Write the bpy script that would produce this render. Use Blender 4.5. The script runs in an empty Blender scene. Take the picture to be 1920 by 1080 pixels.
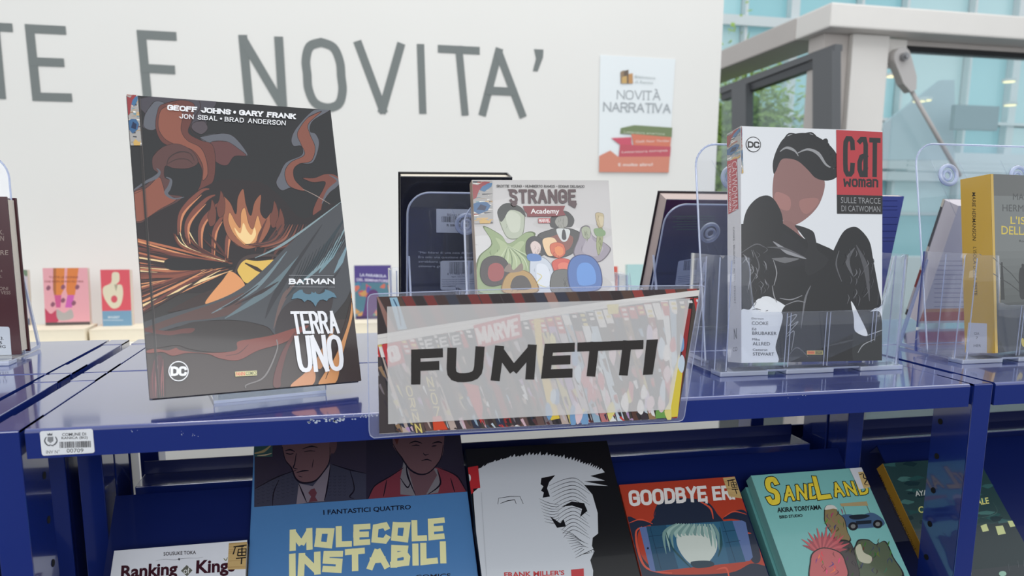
import bpy, bmesh, math, random
from mathutils import Vector, Matrix
from mathutils.geometry import tessellate_polygon
SC = bpy.context.scene
COL = SC.collection
R = math.radians
# ------------------------------------------------------------------ camera, world, exposure
F = 1430.417
CAM = Vector((0.25452, -0.66589, 0.17094))
cam_data = bpy.data.cameras.new('camera')
cam = bpy.data.objects.new('camera', cam_data); COL.objects.link(cam)
cam.location = CAM
cam.rotation_euler = (1.402342, -0.0056448, -0.2176469)
cam_data.sensor_width = 36.0
cam_data.lens = F / 1920 * 36
PY = 651.406
cam_data.shift_y = (PY - 540) / 1920
cam_data.clip_start = 0.02; cam_data.clip_end = 100
cam_data.dof.use_dof = True
cam_data.dof.focus_distance = 0.84
cam_data.dof.aperture_fstop = 7.5
SC.camera = cam
CR = cam.rotation_euler.to_matrix()

world = bpy.data.worlds.new('overcast_daylight'); SC.world = world
world.use_nodes = True
bg = world.node_tree.nodes['Background']
bg.inputs['Color'].default_value = (0.93, 0.97, 1.0, 1)
bg.inputs['Strength'].default_value = 0.95
def area(name, loc, rot, sx, sy, power, col=(1, 1, 1)):
    d = bpy.data.lights.new(name, 'AREA'); d.shape = 'RECTANGLE'; d.size = sx; d.size_y = sy; d.energy = power; d.color = col
    o = bpy.data.objects.new(name, d); COL.objects.link(o); o.location = loc; o.rotation_euler = rot
    return o
area('overhead_fill_light', (0.6, 0.9, 3.3), (0, 0, 0), 2.6, 1.2, 42, (1.0, 0.97, 0.93))  # soft light added overhead to give direction, no lamp panel there
area('front_window_light', (0.2, -4.6, 1.7), (R(78), 0, 0), 5.0, 2.2, 105, (0.97, 0.98, 1.0))
area('upper_right_fill_light', (3.2, 1.5, 4.2), (R(8), R(28), 0), 3.0, 3.0, 60, (0.94, 0.98, 1.0))  # second soft light, added at the upper right for direction
SC.view_settings.view_transform = 'Standard'
SC.view_settings.look = 'None'
SC.view_settings.exposure = 0.0
SC.view_settings.gamma = 1.0
SC.view_settings.use_curve_mapping = False

# ------------------------------------------------------------------ photo rays (a pixel becomes a point on a real plane)
def ray(u, v):
    return CR @ Vector(((u - 960) / F, -(v - PY) / F, -1.0))
def onY(u, v, y):
    d = ray(u, v); return CAM + d * ((y - CAM.y) / d.y)
def onX(u, v, x):
    d = ray(u, v); return CAM + d * ((x - CAM.x) / d.x)
def onZ(u, v, z=0.0):
    d = ray(u, v); return CAM + d * ((z - CAM.z) / d.z)
def crop(ox, oy, s):
    return lambda pts: [(ox + x / s, oy + y / s) for x, y in pts]

# ------------------------------------------------------------------ colours and materials
def lin(c):
    c /= 255.0
    return c / 12.92 if c <= 0.04045 else ((c + 0.055) / 1.055) ** 2.4
def rgb(r, g=None, b=None):
    if g is None: g = b = r
    return (lin(r), lin(g), lin(b), 1.0)
MATS = {}
def mat(name, color=(0.8, 0.8, 0.8, 1), rough=0.5, metal=0.0, coat=0.0, spec=0.5, var=0.0, scale=40, bump=0.0, trans=0.0, ior=1.45, emit=0.0, coat_rough=0.05, rvar=0.0):
    if name in MATS: return MATS[name]
    m = bpy.data.materials.new(name); m.use_nodes = True
    nt = m.node_tree; b = nt.nodes['Principled BSDF']
    b.inputs['Base Color'].default_value = color
    b.inputs['Roughness'].default_value = rough
    b.inputs['Metallic'].default_value = metal
    b.inputs['Coat Weight'].default_value = coat
    b.inputs['Coat Roughness'].default_value = coat_rough
    b.inputs['Specular IOR Level'].default_value = spec
    b.inputs['Transmission Weight'].default_value = trans
    b.inputs['IOR'].default_value = ior; b.inputs['Coat IOR'].default_value = max(1.5, ior)
    if emit:
        b.inputs['Emission Color'].default_value = color; b.inputs['Emission Strength'].default_value = emit
    if var or bump or rvar:
        tc = nt.nodes.new('ShaderNodeTexCoord'); n = nt.nodes.new('ShaderNodeTexNoise')
        n.inputs['Scale'].default_value = scale; n.inputs['Detail'].default_value = 4
        nt.links.new(tc.outputs['Object'], n.inputs['Vector'])
        if var:
            mx = nt.nodes.new('ShaderNodeMix'); mx.data_type = 'RGBA'
            mx.inputs[6].default_value = tuple(c * (1 - var) for c in color[:3]) + (1,)
            mx.inputs[7].default_value = tuple(min(1, c * (1 + var)) for c in color[:3]) + (1,)
            nt.links.new(n.outputs['Fac'], mx.inputs[0]); nt.links.new(mx.outputs[2], b.inputs['Base Color'])
        if rvar:
            mr = nt.nodes.new('ShaderNodeMapRange')
            mr.inputs[3].default_value = max(0, rough - rvar); mr.inputs[4].default_value = rough + rvar
            nt.links.new(n.outputs['Fac'], mr.inputs[0]); nt.links.new(mr.outputs[0], b.inputs['Roughness'])
        if bump:
            bp = nt.nodes.new('ShaderNodeBump'); bp.inputs['Strength'].default_value = bump; bp.inputs['Distance'].default_value = 0.001
            nt.links.new(n.outputs['Fac'], bp.inputs['Height']); nt.links.new(bp.outputs['Normal'], b.inputs['Normal'])
    MATS[name] = m
    return m
def ink_mat(name, rough=0.4, coat=0.0, spec=0.5):
    """printed surface: the ink colour comes from the mesh's 'ink' colour attribute"""
    if name in MATS: return MATS[name]
    m = mat(name, rough=rough, coat=coat, spec=spec)
    nt = m.node_tree; a = nt.nodes.new('ShaderNodeAttribute'); a.attribute_name = 'ink'
    n = nt.nodes.new('ShaderNodeTexNoise'); n.inputs['Scale'].default_value = 900
    mx = nt.nodes.new('ShaderNodeMix'); mx.data_type = 'RGBA'; mx.blend_type = 'MULTIPLY'; mx.inputs[0].default_value = 0.12
    nt.links.new(a.outputs['Color'], mx.inputs[6]); nt.links.new(n.outputs['Fac'], mx.inputs[7])
    nt.links.new(mx.outputs[2], nt.nodes['Principled BSDF'].inputs['Base Color'])
    return m
INK_GLOSS = ink_mat('laminated_print', 0.22, 0.35)
INK_MATT = ink_mat('matt_print', 0.5, 0.0)
INK_FLAT = ink_mat('paper_print', 0.7, 0.0, 0.3)

def clear_mat(name, tint=(1, 1, 1, 1), refl=1.0, rough=0.03, haze=0.0, hcol=(0.8, 0.85, 1, 1)):
    """thin clear plastic sheet: transparent with a Fresnel reflection"""
    m = bpy.data.materials.new(name); m.use_nodes = True; nt = m.node_tree; nt.nodes.clear()
    out = nt.nodes.new('ShaderNodeOutputMaterial'); t = nt.nodes.new('ShaderNodeBsdfTransparent'); t.inputs[0].default_value = tint
    g = nt.nodes.new('ShaderNodeBsdfGlossy'); g.inputs['Roughness'].default_value = rough
    fr = nt.nodes.new('ShaderNodeLayerWeight'); fr.inputs[0].default_value = 0.5      # 1 - |cos|, Schlick below
    pw = nt.nodes.new('ShaderNodeMath'); pw.operation = 'POWER'; pw.inputs[1].default_value = 5
    ma = nt.nodes.new('ShaderNodeMath'); ma.operation = 'MULTIPLY_ADD'; ma.inputs[1].default_value = 0.96; ma.inputs[2].default_value = 0.04
    mu = nt.nodes.new('ShaderNodeMath'); mu.operation = 'MULTIPLY'; mu.inputs[1].default_value = refl; mu.use_clamp = True
    nt.links.new(fr.outputs['Facing'], pw.inputs[0]); nt.links.new(pw.outputs[0], ma.inputs[0])
    mx = nt.nodes.new('ShaderNodeMixShader')
    nt.links.new(ma.outputs[0], mu.inputs[0]); nt.links.new(mu.outputs[0], mx.inputs[0])
    src = t
    if haze:
        d = nt.nodes.new('ShaderNodeBsdfDiffuse'); d.inputs[0].default_value = hcol
        m2 = nt.nodes.new('ShaderNodeMixShader'); m2.inputs[0].default_value = haze
        nt.links.new(t.outputs[0], m2.inputs[1]); nt.links.new(d.outputs[0], m2.inputs[2]); src = m2
    nt.links.new(src.outputs[0], mx.inputs[1]); nt.links.new(g.outputs[0], mx.inputs[2])
    nt.links.new(mx.outputs[0], out.inputs[0])
    return m
CLEAR = clear_mat('clear_acrylic', (0.97, 0.98, 1, 1), 1.0, 0.03, 0.03)
EASEL = clear_mat('easel_acrylic', (0.93, 0.95, 0.97, 1), 0.55, 0.04, 0.0)
CLEAR_EDGE = clear_mat('acrylic_edge', (0.72, 0.78, 0.93, 1), 2.2, 0.08, 0.36, (0.75, 0.8, 0.95, 1))
LAMINATE = clear_mat('laminating_film', (0.99, 0.99, 1, 1), 0.8, 0.08, 0.07, (0.9, 0.9, 1, 1))
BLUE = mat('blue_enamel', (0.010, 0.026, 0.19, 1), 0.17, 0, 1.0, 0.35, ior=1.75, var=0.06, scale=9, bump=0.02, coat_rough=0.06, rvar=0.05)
BLUE_IN = mat('blue_enamel_matt_shaded', (0.003, 0.010, 0.085, 1), 0.4, 0, 0.1, 0.3, var=0.08, scale=25)  # matt enamel of the lower plates, under-shelf shade darkened into the blue
HOLE = mat('peg_hole_black', (0.002, 0.002, 0.004, 1), 0.8)
SCUFF = mat('scuffed_bare_metal', rgb(190, 200, 215), 0.6)
WALL = mat('white_wall_paint', rgb(229, 228, 224), 0.75, spec=0.2, var=0.015, scale=3)
PAGES = mat('page_edges', rgb(214, 205, 190), 0.8, spec=0.2, var=0.08, scale=300)
CREAM = mat('cream_page_edges', rgb(236, 226, 205), 0.8, spec=0.2, var=0.03, scale=60)
FLOOR = mat('dark_grey_floor', rgb(76, 76, 80), 0.4, var=0.06, scale=2)

# ------------------------------------------------------------------ object helpers
def put(name, me, parent=None, label=None, cat=None, group=None, kind=None):
    o = bpy.data.objects.new(name, me); COL.objects.link(o)
    if parent is not None: o.parent = parent
    if label: o['label'] = label
    if cat: o['category'] = cat
    if group: o['group'] = group
    if kind: o['kind'] = kind
    return o
def thing(name, label, cat, loc=(0, 0, 0), group=None, rot=None):
    o = put(name, None, None, label, cat, group); o.location = loc
    if rot is not None: o.rotation_euler = rot
    return o
def mesh(name, verts, faces, mats, mi=None, smooth=False):
    me = bpy.data.meshes.new(name); me.from_pydata([tuple(v) for v in verts], [], faces)
    for m in (mats if isinstance(mats, (list, tuple)) else [mats]): me.materials.append(m)
    if mi:
        for p, i in zip(me.polygons, mi): p.material_index = i
    if smooth:
        for p in me.polygons: p.use_smooth = True
    me.update(); return me
class MB:
    def __init__(s): s.bm = bmesh.new()
    def box(s, x0, x1, y0, y1, z0, z1, bev=0.0, M=None):
        vs = [s.bm.verts.new((x, y, z)) for x in (x0, x1) for y in (y0, y1) for z in (z0, z1)]
        fs = [s.bm.faces.new([vs[i] for i in f]) for f in ((0, 1, 3, 2), (4, 6, 7, 5), (0, 4, 5, 1), (2, 3, 7, 6), (0, 2, 6, 4), (1, 5, 7, 3))]
        if bev:
            r = bmesh.ops.bevel(s.bm, geom=list({e for f in fs for e in f.edges}), offset=bev, segments=2, affect='EDGES', profile=0.6)
            vs = list({v for f in r['faces'] for v in f.verts} | {v for v in vs if v.is_valid})
        if M is not None:
            for v in vs: v.co = M @ v.co
        return s
    def prism(s, pts, axis, a, b, M=None):
        """pts: 2-D outline; axis 'x','y' or 'z' is the extrusion axis from a to b"""
        def P(p, t):
            v = {'x': (t, p[0], p[1]), 'y': (p[0], t, p[1]), 'z': (p[0], p[1], t)}[axis]
            return M @ Vector(v) if M is not None else Vector(v)
        A = [s.bm.verts.new(P(p, a)) for p in pts]; B = [s.bm.verts.new(P(p, b)) for p in pts]
        n = len(pts)
        s.bm.faces.new(A[::-1]); s.bm.faces.new(B)
        for i in range(n): s.bm.faces.new((A[i], A[(i + 1) % n], B[(i + 1) % n], B[i]))
        return s
    def tube(s, p0, p1, r0, r1=None, n=12):
        r1 = r0 if r1 is None else r1
        p0 = Vector(p0); p1 = Vector(p1); d = (p1 - p0).normalized()
        u = d.orthogonal().normalized(); w = d.cross(u)
        rings = []
        for p, r in ((p0, r0), (p1, r1)):
            rings.append([s.bm.verts.new(p + (u * math.cos(t) + w * math.sin(t)) * r) for t in [2 * math.pi * i / n for i in range(n)]])
        for i in range(n):
            s.bm.faces.new((rings[0][i], rings[0][(i + 1) % n], rings[1][(i + 1) % n], rings[1][i]))
        s.bm.faces.new(rings[0][::-1]); s.bm.faces.new(rings[1])
        return s
    def torus(s, c, axis, rad, r, n=24, k=8):
        c = Vector(c); a = Vector(axis).normalized(); u = a.orthogonal().normalized(); w = a.cross(u)
        g = []
        for i in range(n):
            t = 2 * math.pi * i / n; d = u * math.cos(t) + w * math.sin(t)
            g.append([s.bm.verts.new(c + d * (rad + r * math.cos(q)) + a * (r * math.sin(q))) for q in [2 * math.pi * j / k for j in range(k)]])
        for i in range(n):
            for j in range(k):
                s.bm.faces.new((g[i][j], g[(i + 1) % n][j], g[(i + 1) % n][(j + 1) % k], g[i][(j + 1) % k]))
        return s
    def build(s, name, m, parent=None, smooth=False, **kw):
        bmesh.ops.recalc_face_normals(s.bm, faces=s.bm.faces[:])
        me = bpy.data.meshes.new(name); s.bm.to_mesh(me); s.bm.free()
        for x in (m if isinstance(m, (list, tuple)) else [m]): me.materials.append(x)
        if smooth:
            for p in me.polygons: p.use_smooth = True
        return put(name, me, parent, **kw)

# ------------------------------------------------------------------ 2-D drawing tools
def smooth(pts, closed=True, k=6):
    n = len(pts); out = []
    rng = range(n) if closed else range(n - 1)
    for i in rng:
        if closed: p0, p1, p2, p3 = pts[i - 1], pts[i], pts[(i + 1) % n], pts[(i + 2) % n]
        else: p0, p1, p2, p3 = pts[max(i - 1, 0)], pts[i], pts[i + 1], pts[min(i + 2, n - 1)]
        for j in range(k):
            t = j / k; t2 = t * t; t3 = t2 * t
            out.append(tuple(0.5 * ((2 * p1[d]) + (-p0[d] + p2[d]) * t + (2 * p0[d] - 5 * p1[d] + 4 * p2[d] - p3[d]) * t2 + (-p0[d] + 3 * p1[d] - 3 * p2[d] + p3[d]) * t3) for d in (0, 1)))
    if not closed: out.append(tuple(pts[-1][:2]))
    return out
def clip(poly, w, h):
    def cut(ps, ins, inter):
        out = []
        for i in range(len(ps)):
            a, b = ps[i - 1], ps[i]
            if ins(b):
                if not ins(a): out.append(inter(a, b))
                out.append(b)
            elif ins(a): out.append(inter(a, b))
        return out
    def ix(v, d):
        def f(a, b):
            t = (v - a[d]) / (b[d] - a[d]); return (a[0] + (b[0] - a[0]) * t, a[1] + (b[1] - a[1]) * t)
        return f
    for d, v, sg in ((0, 0.0, 1), (0, w, -1), (1, 0.0, 1), (1, h, -1)):
        if len(poly) < 3: return []
        poly = cut(poly, (lambda p, d=d, v=v, sg=sg: (p[d] - v) * sg >= 0), ix(v, d))
    return poly
def ribbon_poly(pts, ws):
    L, Rr = [], []
    n = len(pts)
    for i in range(n):
        a = pts[max(i - 1, 0)]; b = pts[min(i + 1, n - 1)]
        dx, dy = b[0] - a[0], b[1] - a[1]; q = math.hypot(dx, dy) or 1e-9
        nx, ny = -dy / q, dx / q; w = ws[i] / 2
        L.append((pts[i][0] + nx * w, pts[i][1] + ny * w)); Rr.append((pts[i][0] - nx * w, pts[i][1] - ny * w))
    return L, Rr

# stroke alphabet: glyph -> (advance, [strokes]); a stroke starting with 's' is smoothed
O_ = ['s', (.5, 1), (.15, .93), (0, .72), (0, .5), (0, .28), (.15, .07), (.5, 0), (.85, .07), (1, .28), (1, .5), (1, .72), (.85, .93), (.5, 1)]
GL = {
 'A': (1, [[(0, 0), (.5, 1), (1, 0)], [(.2, .36), (.8, .36)]]),
 'B': (.9, [[(0, 0), (0, 1), (.55, 1), (.85, .92), (.9, .76), (.82, .6), (.55, .53), (0, .53)], [(.55, .53), (.9, .45), (1, .27), (.9, .08), (.55, 0), (0, 0)]]),
 'C': (.9, [['s', (1, .8), (.9, .95), (.65, 1), (.3, 1), (.05, .88), (0, .65), (0, .35), (.05, .12), (.3, 0), (.65, 0), (.9, .05), (1, .2)]]),
 'D': (.95, [[(0, 0), (0, 1), (.5, 1), (.85, .9), (1, .7), (1, .3), (.85, .1), (.5, 0), (0, 0)]]),
 'E': (.8, [[(1, 1), (0, 1), (0, 0), (1, 0)], [(0, .52), (.85, .52)]]),
 'F': (.8, [[(1, 1), (0, 1), (0, 0)], [(0, .52), (.85, .52)]]),
 'G': (.95, [['s', (1, .75), (.92, .92), (.65, 1), (.3, 1), (.05, .88), (0, .65), (0, .35), (.05, .12), (.3, 0), (.65, 0), (.92, .06), (1, .2)], [(1, .18), (1, .48), (.55, .48)]]),
 'H': (.95, [[(0, 0), (0, 1)], [(1, 0), (1, 1)], [(0, .52), (1, .52)]]),
 'I': (.0, [[(.5, 0), (.5, 1)]]),
 'J': (.7, [[(1, 1), (1, .25), (.85, .05), (.5, 0), (.15, .05), (0, .25)]]),
 'K': (.9, [[(0, 0), (0, 1)], [(1, 1), (.05, .45)], [(.3, .6), (1, 0)]]),
 'L': (.75, [[(0, 1), (0, 0), (1, 0)]]),
 'M': (1.2, [[(0, 0), (0, 1), (.5, .2), (1, 1), (1, 0)]]),
 'N': (1, [[(0, 0), (0, 1), (1, 0), (1, 1)]]),
 'O': (1, [O_]),
 'P': (.85, [[(0, 0), (0, 1), (.6, 1), (.92, .9), (1, .73), (.92, .55), (.6, .46), (0, .46)]]),
 'Q': (1, [O_, [(.6, .25), (1, -.05)]]),
 'R': (.9, [[(0, 0), (0, 1), (.6, 1), (.92, .9), (1, .74), (.92, .57), (.6, .5), (0, .5)], [(.55, .5), (1, 0)]]),
 'S': (.85, [['s', (.97, .86), (.8, .98), (.5, 1), (.15, .96), (.02, .78), (.15, .58), (.5, .5), (.85, .42), (.98, .22), (.85, .04), (.5, 0), (.2, .02), (.03, .14)]]),
 'T': (.85, [[(0, 1), (1, 1)], [(.5, 1), (.5, 0)]]),
 'U': (.95, [[(0, 1), (0, .38), (.03, .2), (.12, .08), (.28, .015), (.5, 0), (.72, .015), (.88, .08), (.97, .2), (1, .38), (1, 1)]]),
 'V': (1, [[(0, 1), (.5, 0), (1, 1)]]),
 'W': (1.4, [[(0, 1), (.25, 0), (.5, .9), (.75, 0), (1, 1)]]),
 'X': (.9, [[(0, 1), (1, 0)], [(0, 0), (1, 1)]]),
 'Y': (.9, [[(0, 1), (.5, .48), (1, 1)], [(.5, .48), (.5, 0)]]),
 'Z': (.9, [[(0, 1), (1, 1), (0, 0), (1, 0)]]),
 "'": (.1, [[(.5, 1), (.3, .76)]]),
 ',': (.1, [[(.5, .04), (.2, -.18)]]),
 '.': (.1, [[(.5, 0), (.5, .04)]]),
 '-': (.4, [[(0, .5), (1, .5)]]),
 '*': (.2, [[(.5, .42), (.5, .58)]]),
 ' ': (.45, []),
 'a': (.85, [[(.05, .95), (.3, 1), (.8, 1), (1, .85), (1, 0)], [(1, .55), (.3, .5), (0, .35), (0, .15), (.3, 0), (.8, 0), (1, .15)]]),
 'c': (.9, [[(1, .75), (.95, .93), (.7, 1), (.3, 1), (.05, .9), (0, .7), (0, .3), (.05, .1), (.3, 0), (.7, 0), (.95, .07), (1, .25)]]),
 'w': (1.3, [[(0, 1), (.1, 0), (.5, .7), (.9, 0), (1, 1)]]),
 'o': (.95, [[(.2, 1), (0, .8), (0, .2), (.2, 0), (.8, 0), (1, .2), (1, .8), (.8, 1), (.2, 1)]]),
 'm': (1.2, [[(0, 0), (0, 1), (.35, 1), (.5, .85), (.5, 0)], [(.5, .9), (.8, 1), (1, .85), (1, 0)]]),
 'n': (.9, [[(0, 0), (0, 1), (.7, 1), (1, .8), (1, 0)]]),
 'd': (.9, [[(1, 1.3), (1, 0), (.3, 0), (0, .2), (0, .75), (.3, 1), (1, 1)]]),
 'e': (.9, [[(0, .5), (1, .5), (1, .8), (.75, 1), (.25, 1), (0, .8), (0, .2), (.25, 0), (.95, 0)]]),
 'y': (.9, [[(0, 1), (0, .55), (.2, .4), (1, .4)], [(1, 1), (1, -.2), (.6, -.35)]]),
}
GLJ = dict(GL)
GLJ.update({'C': (.9, [[(1, .86), (.85, 1), (.1, .93), (0, .12), (.85, 0), (1, .16)]]), 'O': (1, [[(.12, .95), (0, .12), (.85, 0), (1, .88), (.12, .95)]]),
 'S': (.9, [[(1, .92), (.08, 1), (.04, .6), (.95, .46), (.9, 0), (0, .08)]]), 'B': (.9, [[(0, 0), (.05, 1), (.85, .92), (.8, .6), (.1, .52)], [(.8, .58), (1, .4), (.92, .04), (0, 0)]])})
_bcache = {}
def bfont(s, bold=0.0):
    """built-in font text as triangles in its own bounding box 0..1"""
    k = (s, bold)
    if k in _bcache: return _bcache[k]
    cu = bpy.data.curves.new('t', 'FONT'); cu.body = s; cu.size = 1.0; cu.offset = bold; cu.resolution_u = 3
    o = bpy.data.objects.new('t', cu); COL.objects.link(o)
    dg = bpy.context.evaluated_depsgraph_get()
    me = bpy.data.meshes.new_from_object(o.evaluated_get(dg))
    me.calc_loop_triangles()
    vs = [(v.co.x, v.co.y) for v in me.vertices]; ts = [tuple(t.vertices) for t in me.loop_triangles]
    bpy.data.objects.remove(o); bpy.data.curves.remove(cu); bpy.data.meshes.remove(me)
    x0 = min(v[0] for v in vs); x1 = max(v[0] for v in vs); y0 = min(v[1] for v in vs); y1 = max(v[1] for v in vs)
    vs = [((x - x0) / (x1 - x0), (y - y0) / (y1 - y0)) for x, y in vs]
    _bcache[k] = (vs, ts); return vs, ts

class Surf:
    """a flat printed face: origin, unit axes U (right) V (up) in the parent's space; pixel coordinates are met with its plane"""
    def __init__(s, parent, o, U, V, w, h, inkm=INK_GLOSS):
        s.parent = parent; s.o = Vector(o); s.U = Vector(U).normalized(); s.V = Vector(V).normalized(); s.N = s.U.cross(s.V)
        s.w = w; s.h = h; s.m = inkm; s.layer = 0; s.parts = {}; s.cur = 'cover_art'; s.step = 0.000004
        s.M = parent.matrix_basis.copy() if parent is not None else Matrix.Identity(4)
        s.Mi = s.M.inverted(); s.lift = 0.00006; s.T = None
    def px(s, p):
        if s.T: p = s.T(p)
        o = s.Mi @ CAM; d = (s.Mi.to_3x3() @ ray(*p))
        t = (s.o - o).dot(s.N) / d.dot(s.N); q = o + d * t - s.o
        return (q.dot(s.U), q.dot(s.V))
    def on(s, part, label=None): 
        s.cur = part; s.parts.setdefault(part, dict(v=[], f=[], c=[], label=label)); return s
    def _add(s, v2, tris, col, n=1):
        P = s.parts.setdefault(s.cur, dict(v=[], f=[], c=[], label=None))
        b = len(P['v']); off = s.lift + s.layer * s.step
        P['v'] += [s.o + s.U * x + s.V * y + s.N * off for x, y in v2]
        for t in tris:
            P['f'].append(tuple(b + i for i in t)); P['c'].append(col)
    def loc(s, pts, col, layer=True, do_clip=True):
        if do_clip: pts = clip(list(pts), s.w, s.h)
        q = []
        for p in pts:
            if not q or abs(p[0] - q[-1][0]) + abs(p[1] - q[-1][1]) > 1e-6: q.append(p)
        if len(q) < 3: return
        tr = tessellate_polygon([[Vector((x, y, 0)) for x, y in q]])
        tr2 = []
        for a, b, c in tr:
            (x0, y0), (x1, y1), (x2, y2) = q[a], q[b], q[c]
            ar = (x1 - x0) * (y2 - y0) - (x2 - x0) * (y1 - y0)
            if abs(ar) < 1e-12: continue
            tr2.append((a, b, c) if ar > 0 else (a, c, b))
        s._add(q, tr2, col)
        if layer: s.layer += 1
    def poly(s, pts, col, **k): s.loc([s.px(p) for p in pts], col, **k)
    def blob(s, pts, col, k=6): s.loc([s.px(p) for p in smooth(pts, True, k)], col)
    def oblob(s, pts, col, k=6, ow=.7, oc=None):
        s.blob(pts, col, k); s.rib(list(pts) + [pts[0], pts[1]], ow, ow * 1.5, oc or rgb(40, 32, 34), ow)
    def fill(s, col, a0=0, b0=0, a1=None, b1=None):
        a1 = s.w if a1 is None else a1; b1 = s.h if b1 is None else b1
        s.loc([(a0, b0), (a1, b0), (a1, b1), (a0, b1)], col)
    def rib(s, pts, w0, w1, col, w2=None, k=6, local=False, layer=True, sm=True):
        """tapered brush stroke; widths in photo pixels (start, middle, end)"""
        w2 = w0 if w2 is None else w2
        c = [p if local else s.px(p) for p in (smooth(pts, False, k) if sm else pts)]
        if not local:
            a, b = s.px(pts[0]), s.px((pts[0][0] + 10, pts[0][1])); u = math.hypot(b[0] - a[0], b[1] - a[1]) / 10
        else: u = 1
        n = len(c); ws = []
        for i in range(n):
            t = i / (n - 1); ws.append(u * (w0 + (w1 - w0) * t * 2 if t < .5 else w1 + (w2 - w1) * (t - .5) * 2))
        L, Q = ribbon_poly(c, ws)
        for i in range(n - 1): s.loc([L[i], L[i + 1], Q[i + 1], Q[i]], col, layer=False)
        if layer: s.layer += 1
    def disc(s, c, rx, ry, col, n=28):
        s.loc([s.px((c[0] + rx * math.cos(2 * math.pi * i / n), c[1] + ry * math.sin(2 * math.pi * i / n))) for i in range(n)], col)
    def quad(s, q):
        P = [s.px(p) for p in q]        # TL TR BR BL
        def f(x, y):
            top = (P[0][0] + (P[1][0] - P[0][0]) * x, P[0][1] + (P[1][1] - P[0][1]) * x)
            bot = (P[3][0] + (P[2][0] - P[3][0]) * x, P[3][1] + (P[2][1] - P[3][1]) * x)
            return (bot[0] + (top[0] - bot[0]) * y, bot[1] + (top[1] - bot[1]) * y)
        return f
    def text(s, q, t, col, bold=0.0, layer=True):
        f = s.quad(q); vs, ts = bfont(t, bold)
        v2 = [f(x, y) for x, y in vs]
        out = []
        for a, b, c in ts:
            (x0, y0), (x1, y1), (x2, y2) = v2[a], v2[b], v2[c]
            out.append((a, b, c) if (x1 - x0) * (y2 - y0) - (x2 - x0) * (y1 - y0) > 0 else (a, c, b))
        s._add(v2, out, col)
        if layer: s.layer += 1
    def stext(s, q, t, col, sw=0.16, gap=0.28, serif=0.0, outline=None, ow=0.0, aspect=0.6, swh=None, jit=0.0, seed=1, gl=GL):
        """stroke lettering in a quad; sw: stroke width / letter height; aspect: letter width / height before fitting"""
        f = s.quad(q)
        p0, p1, p2 = f(0, 0), f(1, 0), f(0, 1)
        W = math.hypot(p1[0] - p0[0], p1[1] - p0[1]); H = math.hypot(p2[0] - p0[0], p2[1] - p0[1])
        st = sw * H; stx = st / W; sty = (swh or sw)
        rnd = random.Random(seed)
        tot = 0; lay = []
        for ch in t:
            a, strokes = gl.get(ch, gl.get(ch.upper()))
            wch = a * aspect; lay.append((tot, wch, strokes)); tot += wch + gap
        tot -= gap
        k = (1 - stx * 1.0) / tot if tot else 1
        # letter centre lines are inset by half a stroke
        jobs = []
        for x0, wch, strokes in lay:
            for sk in strokes:
                sm = sk[0] == 's'; pts = sk[1:] if sm else sk
                if sm: pts = smooth(pts, False, 5)
                g = []
                for (x, y) in pts:
                    X = stx / 2 + (x0 + x * wch) * k if wch else stx / 2 + x0 * k
                    if not wch and len(pts) > 1: X += (x - .5) * .15 * k
                    Y = sw / 2 + y * (1 - sw)
                    if jit: X += rnd.uniform(-jit, jit) * stx; Y += rnd.uniform(-jit, jit) * sw * .6
                    g.append(f(X, Y))
                jobs.append((g, wch))
        for w, c in (([(st + 2 * ow * H, outline)] if outline else []) + [(st, col)]):
            for g, wch in jobs:
                s._stroke(g, w, c, serif * H); s.layer += 0.3
            s.layer += 1
    def _stroke(s, g, w, col, serif, e0=None, e1=None):
        # split at sharp corners so that both arms keep their full width
        for i in range(1, len(g) - 1):
            ax, ay = g[i][0] - g[i - 1][0], g[i][1] - g[i - 1][1]; bx, by = g[i + 1][0] - g[i][0], g[i + 1][1] - g[i][1]
            if (ax * bx + ay * by) < -0.2 * math.hypot(ax, ay) * math.hypot(bx, by):
                k1 = w / 2 if abs(ax) < .38 * abs(ay) else w * .06; k2 = w / 2 if abs(bx) < .38 * abs(by) else w * .06
                s._stroke(g[:i + 1], w, col, 0, e0, k1); s.layer += .3; s._stroke(g[i:], w, col, 0, k2, e1); return
        e0 = w / 2 if e0 is None else e0; e1 = w / 2 if e1 is None else e1
        closed = math.hypot(g[0][0] - g[-1][0], g[0][1] - g[-1][1]) < 1e-7 and len(g) > 2
        n = len(g); L = []; Q = []
        for i in range(n):
            if closed: a, b, c = g[(i - 1) % (n - 1)], g[i], g[(i + 1) % (n - 1)] if i < n - 1 else g[1]
            else: a, b, c = g[max(i - 1, 0)], g[i], g[min(i + 1, n - 1)]
            d1 = (b[0] - a[0], b[1] - a[1]); d2 = (c[0] - b[0], c[1] - b[1])
            if i == 0 and not closed: d1 = d2
            if i == n - 1 and not closed: d2 = d1
            def nm(d):
                q = math.hypot(*d) or 1e-9; return (-d[1] / q, d[0] / q)
            n1, n2 = nm(d1), nm(d2); mx, my = n1[0] + n2[0], n1[1] + n2[1]; q = math.hypot(mx, my) or 1e-9; mx /= q; my /= q
            cs = max(0.6, mx * n1[0] + my * n1[1]); e = w / 2 / cs
            px, py = b
            if not closed and i == 0:
                q = math.hypot(*d2) or 1e-9; px -= d2[0] / q * e0; py -= d2[1] / q * e0
            if not closed and i == n - 1:
                q = math.hypot(*d1) or 1e-9; px += d1[0] / q * e1; py += d1[1] / q * e1
            L.append((px + mx * e, py + my * e)); Q.append((px - mx * e, py - my * e))
        base = s.layer
        for i in range(n - 1):
            s.layer = base + (i % 4) * 0.3; s.loc([L[i], L[i + 1], Q[i + 1], Q[i]], col, layer=False)
        s.layer = base + 1.2
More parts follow.
